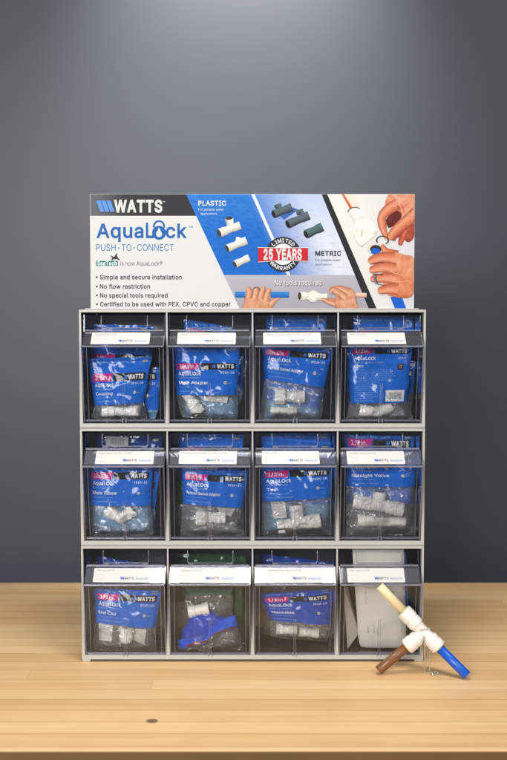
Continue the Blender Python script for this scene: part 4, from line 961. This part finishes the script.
FG = 'white plastic fittings inside the bags'
def P(ri, ci, zx, zy, Y): 
    v = pt(*cell_px(ri, ci, zx, zy), Y); x0c, x1c, zf = cell_bounds(ri, ci)
    return Vector((v.x, v.y, v.z))
def sock(m, c, end, r, mat=None):
    """one push-fit socket from the centre to an end: ribs, a step and a recessed collar"""
    L_ = (Vector(end) - Vector(c)).length
    m.lathe(c, end, [(0, r * .80), (L_ * .30, r * .80), (L_ * .34, r * .93), (L_ * .60, r * .95), (L_ * .62, r * .90), (L_ * .65, r * .90), (L_ * .67, r), (L_ * .95, r), (L_ * .995, r * .95), (L_, r * .80), (L_ * .99, r * .66)], mat or M['white'])
    d = (Vector(end) - Vector(c)).normalized()
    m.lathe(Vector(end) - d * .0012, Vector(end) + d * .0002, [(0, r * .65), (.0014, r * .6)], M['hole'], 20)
def fitting(kind, pts, r, label, cat='fitting', nut=None):
    m = MB(); pts = [Vector(p) for p in pts]
    if kind == 'coupling':
        c = (pts[0] + pts[1]) / 2; sock(m, c, pts[0], r); sock(m, c, pts[1], r); m.lathe(c - (pts[1] - pts[0]).normalized() * .003, pts[1], [(0, r * .84), (.006, r * .84)], M['white'])
    elif kind == 'elbow':
        for e in pts[1:]: sock(m, pts[0], e, r)
        m.ball(pts[0], r * .84, M['white'], 16)
    elif kind == 'tee':
        for e, rr in zip(pts[1:], (1, 1, .95)): sock(m, pts[0], e, r * rr)
        m.ball(pts[0], r * .84, M['white'], 16)
    elif kind == 'swivel':
        L_ = (pts[1] - pts[0]).length; c = pts[0] + (pts[1] - pts[0]) * .42
        m.lathe(pts[0], pts[1], [(0, r * 1.0), (L_ * .02, r * 1.12), (L_ * .32, r * 1.12), (L_ * .35, r * .98), (L_ * .40, r * .8)], M['white'], 32, sides=(8, .07))
        sock(m, c, pts[1], r)
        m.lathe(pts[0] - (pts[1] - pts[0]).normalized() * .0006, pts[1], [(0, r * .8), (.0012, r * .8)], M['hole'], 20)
    elif kind == 'cap':
        L_ = (pts[1] - pts[0]).length
        m.lathe(pts[0], pts[1], [(0, r * .85), (L_ * .05, r * .95), (L_ * .3, r), (L_ * .34, r * .93), (L_ * .5, r * .95), (L_ * .54, r), (L_ * .72, r * .96), (L_ * .9, r * .72), (L_, r * .3)], M['white'])
    elif kind == 'plug':
        L_ = (pts[1] - pts[0]).length
        m.lathe(pts[0], pts[1], [(0, r * .7), (L_ * .03, r * .78), (L_ * .36, r * .78), (L_ * .38, r), (L_ * .62, r), (L_ * .64, r * .9), (L_ * .68, r * .9), (L_ * .70, r * 1.04), (L_ * .96, r * 1.04), (L_, r * .9)], M['white'])
    o = m.build('pipe_fitting', sharp=True); c = sum(pts, Vector()) / len(pts)
    o.location = c
    for v in o.data.vertices: v.co -= c
    tag(o, label, cat, FG); return o
def paper(ri, ci, quad, Y, label):
    m = MB(); ps = [P(ri, ci, x, y, Y) for x, y in quad]; n = 8; zf = cell_bounds(ri, ci)[2]
    vs = []
    for side in (0, .0006):
        for j in range(n + 1):
            for i in range(n + 1):
                u, v = i / n, j / n
                p = (ps[0] * (1 - u) + ps[1] * u) * (1 - v) + (ps[3] * (1 - u) + ps[2] * u) * v
                vs.append((p.x, Y + side + .0022 * noise.noise(Vector((p.x * 40, p.z * 40, ri * 3 + ci))), max(p.z, zf + .001)))
    k = (n + 1) ** 2; fs = []
    for j in range(n):
        for i in range(n):
            a_ = j * (n + 1) + i; fs.append((a_, a_ + n + 1, a_ + n + 2, a_ + 1)); fs.append((a_ + k, a_ + 1 + k, a_ + n + 2 + k, a_ + n + 1 + k))
    m.add(vs, fs, M['paper'], smooth=True)
    for t in range(5):     # printed lines on the slip
        f = lambda u, v: (lambda p: Vector((p.x, Y - .0012 + .0022 * noise.noise(Vector((p.x * 40, p.z * 40, ri * 3 + ci))), p.z)))((ps[0] * (1 - u) + ps[1] * u) * (1 - v) + (ps[3] * (1 - u) + ps[2] * u) * v)
        put_text(m, 'cut tube square and insert', .12, .85, .14 + .16 * t, .20 + .16 * t, f, M['ink_card'], rgb(130, 126, 122), 0, 1)
    o = m.build('instruction_slip'); tag(o, label, 'paper slip', 'folded instruction slips in the bags'); return o

Y1, Y2, Y3 = .026, .050, .074
# ---- top row
bag(0, 0, Y1, [(68, 302), (432, 292), (388, 548), (110, 566)], [(400, 640), (104, 640)], (.33, .50), 'Coupling', '3/8in.', 'blue topped bag over a white coupling, front of the top left bin', seed=1)
bag(0, 0, Y2 - .008, [(150, 340), (478, 350), (468, 590), (160, 590)], [(450, 640), (180, 640)], (.14, .30), 'Coupling', '3/8in.', 'blue bag whose right edge shows behind the front bag of the top left bin', seed=2, film='film_blue', bulge=.006)
bag(0, 0, Y3 - .01, [(76, 106), (442, 118), (430, 430), (80, 430)], [(420, 600), (90, 600)], (.52, .70), 'Coupling', '3/8in.', 'upright blue bag at the back of the top left bin', seed=3, bulge=.008)
fitting('coupling', [P(0, 0, 154, 598, Y1 + .002), P(0, 0, 372, 598, Y1 + .002)], .0108, 'white straight coupling lying level at the bottom of the top left bin')
bag(0, 1, Y1, [(62, 214), (428, 214), (412, 478), (86, 480)], [(408, 605), (128, 600)], (.36, .49), 'Male Adapter', '3/8in. 3/8in.', 'blue topped bag over a slanting white adapter, front of the second top bin', seed=4, film='film')
bag(0, 1, Y2 - .006, [(130, 250), (445, 260), (438, 450), (140, 460)], [(415, 612), (120, 600)], (.14, .30), 'Male Adapter', '1/2in.', 'pale blue bag showing below the front bag of the second top bin', seed=5, film='film_blue', bulge=.007)
bag(0, 1, Y3 - .012, [(126, 74), (398, 122), (466, 300), (130, 300)], [(440, 500), (150, 500)], (.20, .42), 'Male Adapter', '1/2in.', 'blue bag with a slanting top edge at the back of the second top bin', seed=6, bulge=.006)
fitting('plug', [P(0, 1, 142, 470, Y1 + .002), P(0, 1, 212, 580, Y1 + .002)], .0122, 'white adapter slanting down to the right in the second top bin')
paper(0, 1, [(232, 470), (372, 466), (356, 524), (236, 510)], Y1 + .004, 'grey white slip beside the slanting adapter in the second top bin')
bag(0, 2, Y1, [(62, 212), (440, 232), (396, 442), (78, 392)], [(372, 616), (58, 612)], (.12, .29), 'Female Swivel Adapter', '1/2in. 1/2in.', 'tilted blue topped bag over a white swivel adapter, front of the third top bin', seed=7)
bag(0, 2, Y2 - .006, [(66, 250), (440, 250), (385, 560), (70, 500)], [(350, 610), (80, 610)], (.3, .45), 'Female Swivel Adapter', '1/2in.', 'dark blue bag edge behind the tilted bag of the third top bin', seed=8, film='film_blue', bulge=.006)
bag(0, 2, Y3 - .006, [(84, 56), (408, 60), (404, 300), (84, 300)], [(400, 500), (90, 500)], (.36, .52), 'Female Swivel Adapter', '1/2in.', 'upright blue bag at the back of the third top bin with a straight top edge', seed=9, bulge=.007)
fitting('swivel', [P(0, 2, 132, 488, Y1 + .002), P(0, 2, 292, 490, Y1 + .002)], .0116, 'white swivel adapter with ribbed nut, in the third top bin')
fitting('coupling', [P(0, 2, 110, 566, Y1 + .010), P(0, 2, 250, 568, Y1 + .010)], .0085, 'hazy fitting low down under the swivel adapter of the third top bin')
bag(0, 3, Y1, [(76, 222), (412, 222), (384, 520), (80, 522)], [(408, 606), (66, 622)], (.02, .13), 'Codo', '1/2in.', 'blue bag turned to its instruction side with a barcode, in the top right bin', seed=10, back=True, magcol=rgb(170, 24, 100), wr=1.3)
bag(0, 3, Y2 - .004, [(60, 235), (438, 300), (420, 470), (62, 470)], [(400, 606), (70, 606)], (.3, .45), 'Elbow', '1/2in.', 'blue bag peeking out either side of the barcode bag in the top right bin', seed=11, bulge=.006)
bag(0, 3, Y3 - .006, [(98, 54), (448, 64), (440, 300), (100, 300)], [(430, 500), (110, 500)], (.34, .50), 'Elbow', '1/2in.', 'upright blue bag with small grey stamp at the back of the top right bin', seed=12, bulge=.007)
fitting('elbow', [P(0, 3, 230, 575, Y1 + .006), P(0, 3, 130, 560, Y1 + .006), P(0, 3, 300, 535, Y1 + .006)], .0110, 'hazy white elbow under crinkled film in the top right bin')
# ---- middle row
bag(1, 0, Y1, [(72, 240), (436, 240), (430, 450), (80, 448)], [(432, 628), (84, 626)], (.12, .30), 'Male Elbow', '1/2in. 1/2in.', 'blue topped bag over a white elbow, front of the left bin in the middle row', seed=13)
bag(1, 0, Y2 - .012, [(66, 180), (478, 250), (452, 470), (70, 440)], [(440, 600), (110, 600)], (.34, .50), 'Male Elbow', '1/2in.', 'blue bag reaching past the front bag at the right, left bin of the middle row', seed=14, film='film_blue', bulge=.006)
bag(1, 0, Y3, [(120, 60), (490, 62), (480, 300), (120, 300)], [(470, 500), (130, 500)], (.5, .65), 'Male Elbow', '1/2in.', 'dark blue bag at the back of the left middle bin with a grey barcode sticker', seed=15, bulge=.007, blue=rgb(0, 50, 130))
tg = MB(); pp = [P(1, 0, x, y, Y3 - .0125) for x, y in ((176, 62), (302, 68), (300, 122), (174, 118))]
tg.add(pp + [p + Vector((0, .0004, 0)) for p in pp], [(3, 2, 1, 0), (4, 5, 6, 7), (0, 1, 5, 4), (1, 2, 6, 5), (2, 3, 7, 6), (3, 0, 4, 7)], M['ink_card'], rgb(150, 150, 152))
for k in range(14):
    u = .2 + .045 * k; q0 = pp[0].lerp(pp[1], u); q1 = pp[3].lerp(pp[2], u); w = Vector((.0003 + .0003 * (k % 3), 0, 0)); n_ = Vector((0, -.0002, 0))
    tg.add([q0.lerp(q1, .2) + n_, q0.lerp(q1, .2) + w + n_, q0.lerp(q1, .8) + w + n_, q0.lerp(q1, .8) + n_], [(3, 2, 1, 0)], M['ink_card'], rgb(60, 60, 64))
_p = [o for o in bpy.data.objects if o.get('label', '').startswith('dark blue bag at the back of the left middle')][0]
tg.build('barcode_sticker', _p).matrix_parent_inverse = Matrix.Translation(-_p.location)
fitting('elbow', [P(1, 0, 262, 528, Y1 + .002), P(1, 0, 174, 476, Y1 + .002), P(1, 0, 332, 476, Y1 + .002)], .0112, 'white elbow fitting bent upwards in the left bin of the middle row')
bag(1, 1, Y1, [(118, 234), (468, 246), (440, 440), (122, 416)], [(440, 606), (118, 590)], (.13, .31), 'Female Swivel Adapter', '1/2in. 1/2in.', 'blue topped bag over a straight white adapter, front of the second middle bin', seed=16)
bag(1, 1, Y2, [(76, 300), (300, 300), (200, 420), (80, 420)], [(460, 606), (110, 560)], (.1, .2), '', '', 'dark green bag showing at the left of the second middle bin', seed=17, blue=rgb(10, 70, 44), text=False, bulge=.006)
bag(1, 1, Y3 - .006, [(98, 46), (446, 50), (440, 300), (100, 300)], [(430, 500), (100, 500)], (.28, .42), 'Female Swivel Adapter', '1/2in. 1/2in.', 'upright blue bag with pink tab at the back of the second middle bin', seed=18, bulge=.006)
fitting('swivel', [P(1, 1, 192, 496, Y1 + .001), P(1, 1, 350, 494, Y1 + .001)], .0106, 'white adapter with grey nut lying level in the second middle bin')
paper(1, 1, [(300, 436), (402, 444), (380, 486), (320, 470)], Y1 + .006, 'small white slip above the adapter in the second middle bin')
bag(1, 2, Y1, [(58, 232), (440, 222), (430, 384), (66, 404)], [(440, 588), (72, 596)], (.08, .28), 'Tee', '1/2in.', 'blue topped bag over a large white tee, front of the third middle bin', seed=19)
bag(1, 2, Y2, [(62, 60), (446, 90), (436, 420), (70, 420)], [(430, 560), (76, 560)], (.6, .7), 'Tee', '1/2in.', 'blue bag with a round stamp right of the card in the third middle bin', seed=20, film='film_blue', bulge=.006)
bag(1, 2, Y3, [(46, 42), (442, 42), (436, 300), (50, 300)], [(430, 500), (60, 500)], (.24, .38), 'Tee', '1/2in.', 'blue bag with slanting black stripe at the back of the third middle bin', seed=21, bulge=.006)
fitting('tee', [P(1, 2, 258, 528, Y1 + .001), P(1, 2, 146, 548, Y1 + .001), P(1, 2, 376, 508, Y1 + .001), P(1, 2, 244, 424, Y1 + .001)], .0132, 'large white tee with its branch upright in the third middle bin')
paper(1, 2, [(108, 404), (186, 400), (196, 494), (128, 500)], Y1 + .007, 'cream instruction slip left of the tee in the third middle bin')
bag(1, 3, Y1, [(60, 180), (436, 180), (428, 326), (62, 324)], [(414, 600), (66, 596)], (.02, .16), 'Straight Valve', '1/2in.', 'bag with low blue panel over a white valve, front of the right middle bin', seed=22, magcol=None)
bag(1, 3, Y2, [(50, 50), (452, 60), (440, 420), (54, 420)], [(430, 580), (60, 580)], (.05, .17), 'Straight Valve', '1/2in.', 'taller blue bag with pink tab behind the valve bag in the right middle bin', seed=23, bulge=.009, wr=1.5)
fitting('tee', [P(1, 3, 232, 428, Y1), P(1, 3, 94, 404, Y1), P(1, 3, 362, 452, Y1), P(1, 3, 238, 356, Y1)], .0128, 'white valve with a short stub on top in the right bin of the middle row')
fitting('coupling', [P(1, 3, 118, 508, Y1 + .008), P(1, 3, 376, 526, Y1 + .010)], .0108, 'second white fitting seen through hazy film below the valve in the right middle bin')
# ---- bottom row
bag(2, 0, Y1, [(108, 246), (486, 258), (452, 462), (114, 428)], [(448, 606), (112, 590)], (.13, .31), 'End Cap', '1/2in.', 'blue topped bag over a cream end cap, front of the bottom left bin', seed=24)
bag(2, 0, Y3, [(118, 60), (400, 108), (480, 200), (120, 200)], [(460, 500), (120, 500)], (.7, .8), 'End Cap', '1/2in.', 'dark blue bag with slanting top behind the end cap bag, bottom left bin', seed=25, blue=rgb(0, 56, 150), text=False, bulge=.006)
fitting('cap', [P(2, 0, 294, 462, Y1 + .001), P(2, 0, 286, 556, Y1 + .001)], .0128, 'cream end cap hanging nose down in the bottom left bin')
paper(2, 0, [(322, 470), (404, 476), (390, 562), (318, 530)], Y1 + .005, 'cream slip right of the end cap in the bottom left bin')
paper(2, 0, [(132, 440), (214, 446), (206, 540), (136, 536)], Y1 + .007, 'cream slip left of the end cap in the bottom left bin')
bag(2, 1, Y3, [(60, 46), (450, 50), (448, 300), (64, 300)], [(440, 540), (64, 540)], (.1, .2), '', '', 'dark green bag behind the crumpled bag, second bottom bin', seed=27, blue=rgb(10, 60, 36), text=False, bulge=.008)
bag(2, 1, Y1 + .004, [(92, 512), (402, 372), (416, 432), (104, 556)], [(430, 586), (96, 590)], (.62, .92), '', '', 'collapsed bag with one diagonal blue fold, front of the second bottom bin', seed=28, magcol=rgb(150, 20, 60), text=False, stripe=True, ew=3.2, bulge=.011, wr=2.2, blue=rgb(16, 92, 226))
bag(2, 1, Y2 - .014, [(158, 376), (262, 346), (392, 400), (104, 506)], [(430, 586), (100, 586)], (.1, .2), '', '', 'violet blue folded bag rising behind the diagonal fold, second bottom bin', seed=29, blue=rgb(30, 72, 190), text=False, ew=4.0, bulge=.014, wr=2.4)
bag(2, 1, Y2 + .010, [(384, 60), (452, 60), (448, 440), (396, 440)], [(446, 560), (392, 560)], (.1, .2), '', '', 'green film bag standing upright at the right of the second bottom bin', seed=34, blue=rgb(18, 66, 32), text=False, ew=2.5, bulge=.006)
bag(2, 1, Y2 - .002, [(136, 226), (388, 228), (386, 262), (134, 262)], [(384, 560), (110, 560)], (.1, .2), '', '', 'loose clear bag standing behind the blue folds, second bottom bin', seed=33, blue=rgb(60, 92, 84), text=False, bulge=.009, wr=1.6)
fitting('coupling', [P(2, 1, 152, 356, Y1 + .010), P(2, 1, 262, 336, Y1 + .010)], .0115, 'white fitting above the diagonal blue fold in the second bottom bin')
bag(2, 2, Y1, [(50, 262), (444, 236), (430, 420), (110, 396)], [(400, 512), (118, 486)], (.14, .30), 'Stackable', '1/2in.', 'drooping blue bag hanging above an empty bin floor, third bottom bin', seed=30, wr=1.3, blue=rgb(8, 74, 180))
bag(2, 2, Y3, [(50, 46), (444, 92), (440, 140), (52, 140)], [(430, 500), (70, 480)], (.7, .9), '', '', 'dark blue bag with a sloping top edge at the back of the third bottom bin', seed=31, blue=rgb(0, 60, 160), text=False, bulge=.006)
fitting('coupling', [P(2, 2, 140, 448, Y1 + .006), P(2, 2, 250, 452, Y1 + .006)], .0100, 'blurred white fitting at the left of the drooping bag, third bottom bin')
fitting('coupling', [P(2, 2, 262, 462, Y1 + .006), P(2, 2, 366, 474, Y1 + .006)], .0088, 'blurred white fitting at the right of the drooping bag, third bottom bin')

# white packet in the last bin
def white_packet():
    root = empty('white_packet'); Yp = .040
    x0c, x1c, zf = cell_bounds(2, 3)
    m = MB(); n, mm = 26, 36
    def f(u, v, side):
        ytop, ybot = 20, 572
        y = ytop + (ybot - ytop) * v
        xl = 92 + 38 * v; xr = 368 + 14 * v
        rb = .16
        if v > 1 - rb:                    # rounded bottom corners
            q = (v - (1 - rb)) / rb; ins = 34 * (1 - math.sqrt(max(0, 1 - q * q))); xl += ins; xr -= ins
        p = pt(*cell_px(2, 3, xl + (xr - xl) * u, y), Yp)
        e = max(0, 4 * u * (1 - u)) ** .5
        d = .012 * e * min(1, (1 - v) * 8) ** .5 * (.5 + .5 * v) + .0012 * noise.noise(Vector((p.x * 30, p.z * 20, 5)))
        return Vector((p.x, Yp + side * d, max(p.z, zf + .0005)))
    for side in (-1, 1):
        vs = [f(i / n, j / mm, side) for j in range(mm + 1) for i in range(n + 1)]
        fs = [(j * (n + 1) + i, (j + 1) * (n + 1) + i, (j + 1) * (n + 1) + i + 1, j * (n + 1) + i + 1) for j in range(mm) for i in range(n)]
        m.add(vs, fs if side < 0 else [q[::-1] for q in fs], M['paper'], smooth=True)
    def fm(u, v): p = f(u, v, -1); p.y -= .0005; return p
    def vtext(s, u, v0, v1, w, col):   # vertical writing
        put_text(m, s, 0, 1, -w / 2, w / 2, lambda a, b_: fm(u + b_, v0 + (v1 - v0) * a), M['ink_card'], col, 0, 1)
    vtext('PEX 1/2 CTS', .20, .40, .52, .022, rgb(110, 108, 112)); vtext('CE NSF', .20, .74, .80, .03, rgb(90, 88, 90))
    vtext('3510 10', .32, .71, .80, .026, rgb(90, 88, 90)); vtext('tube', .39, .76, .82, .026, rgb(110, 108, 112)); vtext('PUSH TO CONNECT', .90, .62, .80, .026, rgb(120, 118, 120))
    x = .40
    for k in range(9):
        w = (.004, .007, .005)[k % 3]
        q = [fm(.66, x), fm(.76, x), fm(.76, x + w), fm(.66, x + w)]; m.add(q, [(3, 2, 1, 0)], M['ink_card'], rgb(60, 58, 60)); x += w + .006
    m.build('paper_pouch', root)
    b2 = MB(); t = [P(2, 3, 366, 34, .048), P(2, 3, 378, 34, .048), P(2, 3, 398, 440, .048), P(2, 3, 382, 440, .048)]
    b2.add([*t, *[p + Vector((0, .002, 0)) for p in t]], [(3, 2, 1, 0), (4, 5, 6, 7), (0, 1, 5, 4), (1, 2, 6, 5), (2, 3, 7, 6), (3, 0, 4, 7)], M['ink_card'], rgb(0, 84, 190)); b2.build('blue_edge_strip', root)
    rebase(root, ((cellx[3]), Yp, zf))
    tag(root, 'white paper packet with rounded bottom and blue edge strip in the bottom right bin', 'packet')
white_packet()
# loose grey film sheet leaning beside it
m = MB(); q = [P(2, 3, 46, 226, .030), P(2, 3, 66, 226, .05), P(2, 3, 128, 470, .05), P(2, 3, 66, 585, .030)]
zf = cell_bounds(2, 3)[2]
q = [Vector((p.x, p.y, max(p.z, zf + .0005))) for p in q]
m.add(q + [p + Vector((.0008, .001, 0)) for p in q], [(3, 2, 1, 0), (4, 5, 6, 7), (0, 1, 5, 4), (1, 2, 6, 5), (2, 3, 7, 6), (3, 0, 4, 7)], M['paper'])
tag(m.build('loose_sheet'), 'slanting grey white sheet left of the white packet in the bottom right bin', 'sheet')

# ------------------------------------------------------------------ pipe sample leaning in front of the cabinet
ps = empty('pipe_sample')
rp = .0079
Tn = pt(379.5, 586, -.0285)
Bn = floor_pt(467.0, 675.5, rp * .8)
Nn = floor_pt(378.2, 670.5, rp * .8)
yb = (Tn.y + Bn.y) / 2
C0 = pt(424.0, 632.5, -.052)
def along(a, b_, d): return a + (b_ - a).normalized() * d
fb = MB(); r = .0137
eT = along(C0, Tn, (pt(404, 611.5, -.05) - C0).length); eB = along(C0, Bn, (pt(440.5, 645.5, -.055) - C0).length); eN = along(C0, Nn, (pt(405.5, 646, -.055) - C0).length)
def sock2(end):
    L_ = (end - C0).length; f = fb
    f.lathe(C0, end, [(0, r * .74), (L_ * .26, r * .76), (L_ * .34, r * .88), (L_ * .36, r * .97), (L_ * .56, r * .98), (L_ * .58, r * .92), (L_ * .61, r * .92), (L_ * .63, r * 1.0), (L_ * .93, r * 1.0), (L_ * .99, r * .94), (L_, r * .66)], M['white_tee'], 40)
for e_ in (eT, eB, eN): sock2(e_)
fb.ball(C0, r * .80, M['white_tee'], 20)
fb.build('tee_fitting', ps, sharp=True)
for nm, e_, end, mt, cm in (('pipe', eT, Tn, 'tan', 'olive'), ('pipe', eB, Bn, 'blue', 'tan'), ('pipe', eN, Nn, 'brown', 'tan')):
    d = (end - e_).normalized(); L_ = (end - e_).length
    p = MB(); p.lathe(e_ - d * .006, end, [(0, rp), (L_ + .0052, rp), (L_ + .006, rp * .93), (L_ + .006, rp * .70), (L_ - .006, rp * .68)], M[mt], 36)
    p.build(nm, ps)['label'] = {'tan': 'cream pipe', 'blue': 'bright blue pipe', 'brown': 'brown pipe'}[mt]
    cl = MB(); cl.lathe(e_ - d * .0004, end, [(0, rp * 1.30), (.0016, rp * 1.30), (.0018, rp * 1.12)], M[cm], 30); cl.build('collar', ps)
chn = MB()
cpt = []
g0 = pt(422.6, 633, C0.y - r * .85)
def seg(a, b_, n): return [a + (b_ - a) * k / n for k in range(n)]
wrap = [pt(x, y, C0.y - r * .98) for x, y in ((420.5, 630.2), (422.8, 629.4), (425.4, 629.4), (427.8, 628.8), (431.0, 628.4))]
for a_, b_ in zip(wrap[:-1], wrap[1:]): cpt += seg(a_, b_, 2)
s1t = pt(424.6, 637, C0.y - r * .9); s1b = floor_pt(424.8, 672.5, .0012)
s2t = pt(430.0, 637, C0.y - r * .7); s2b = floor_pt(429.8, 672, .0012)
L1 = (s1t - s1b).length; cpt += seg(s1t, s1b, int(L1 / .0029)); L2 = (s2t - s2b).length; cpt += seg(s2t, s2b, int(L2 / .0029))
tail = [s1b, floor_pt(427.5, 673.4, .0012), s2b, floor_pt(432.5, 673.6, .0012), floor_pt(436, 671.2, .0012), floor_pt(439, 673.8, .0012), floor_pt(443.4, 672.6, .0012)]
for a_, b_ in zip(tail[:-1], tail[1:]): cpt += seg(a_, b_, max(2, int((a_ - b_).length / .0029)))
for p in cpt: chn.ball(p, .00125, M['steel'], 10)
chn.tube([floor_pt(431, 674.6, .0014), floor_pt(434.5, 674.8, .0014)], .0015, M['steel'], 8)
chn.build('ball_chain', ps)
rebase(ps, (C0.x, C0.y, 0))
tag(ps, 'white tee fitting with cream, brown and blue pipes, leaning against the cabinet', 'pipe sample')
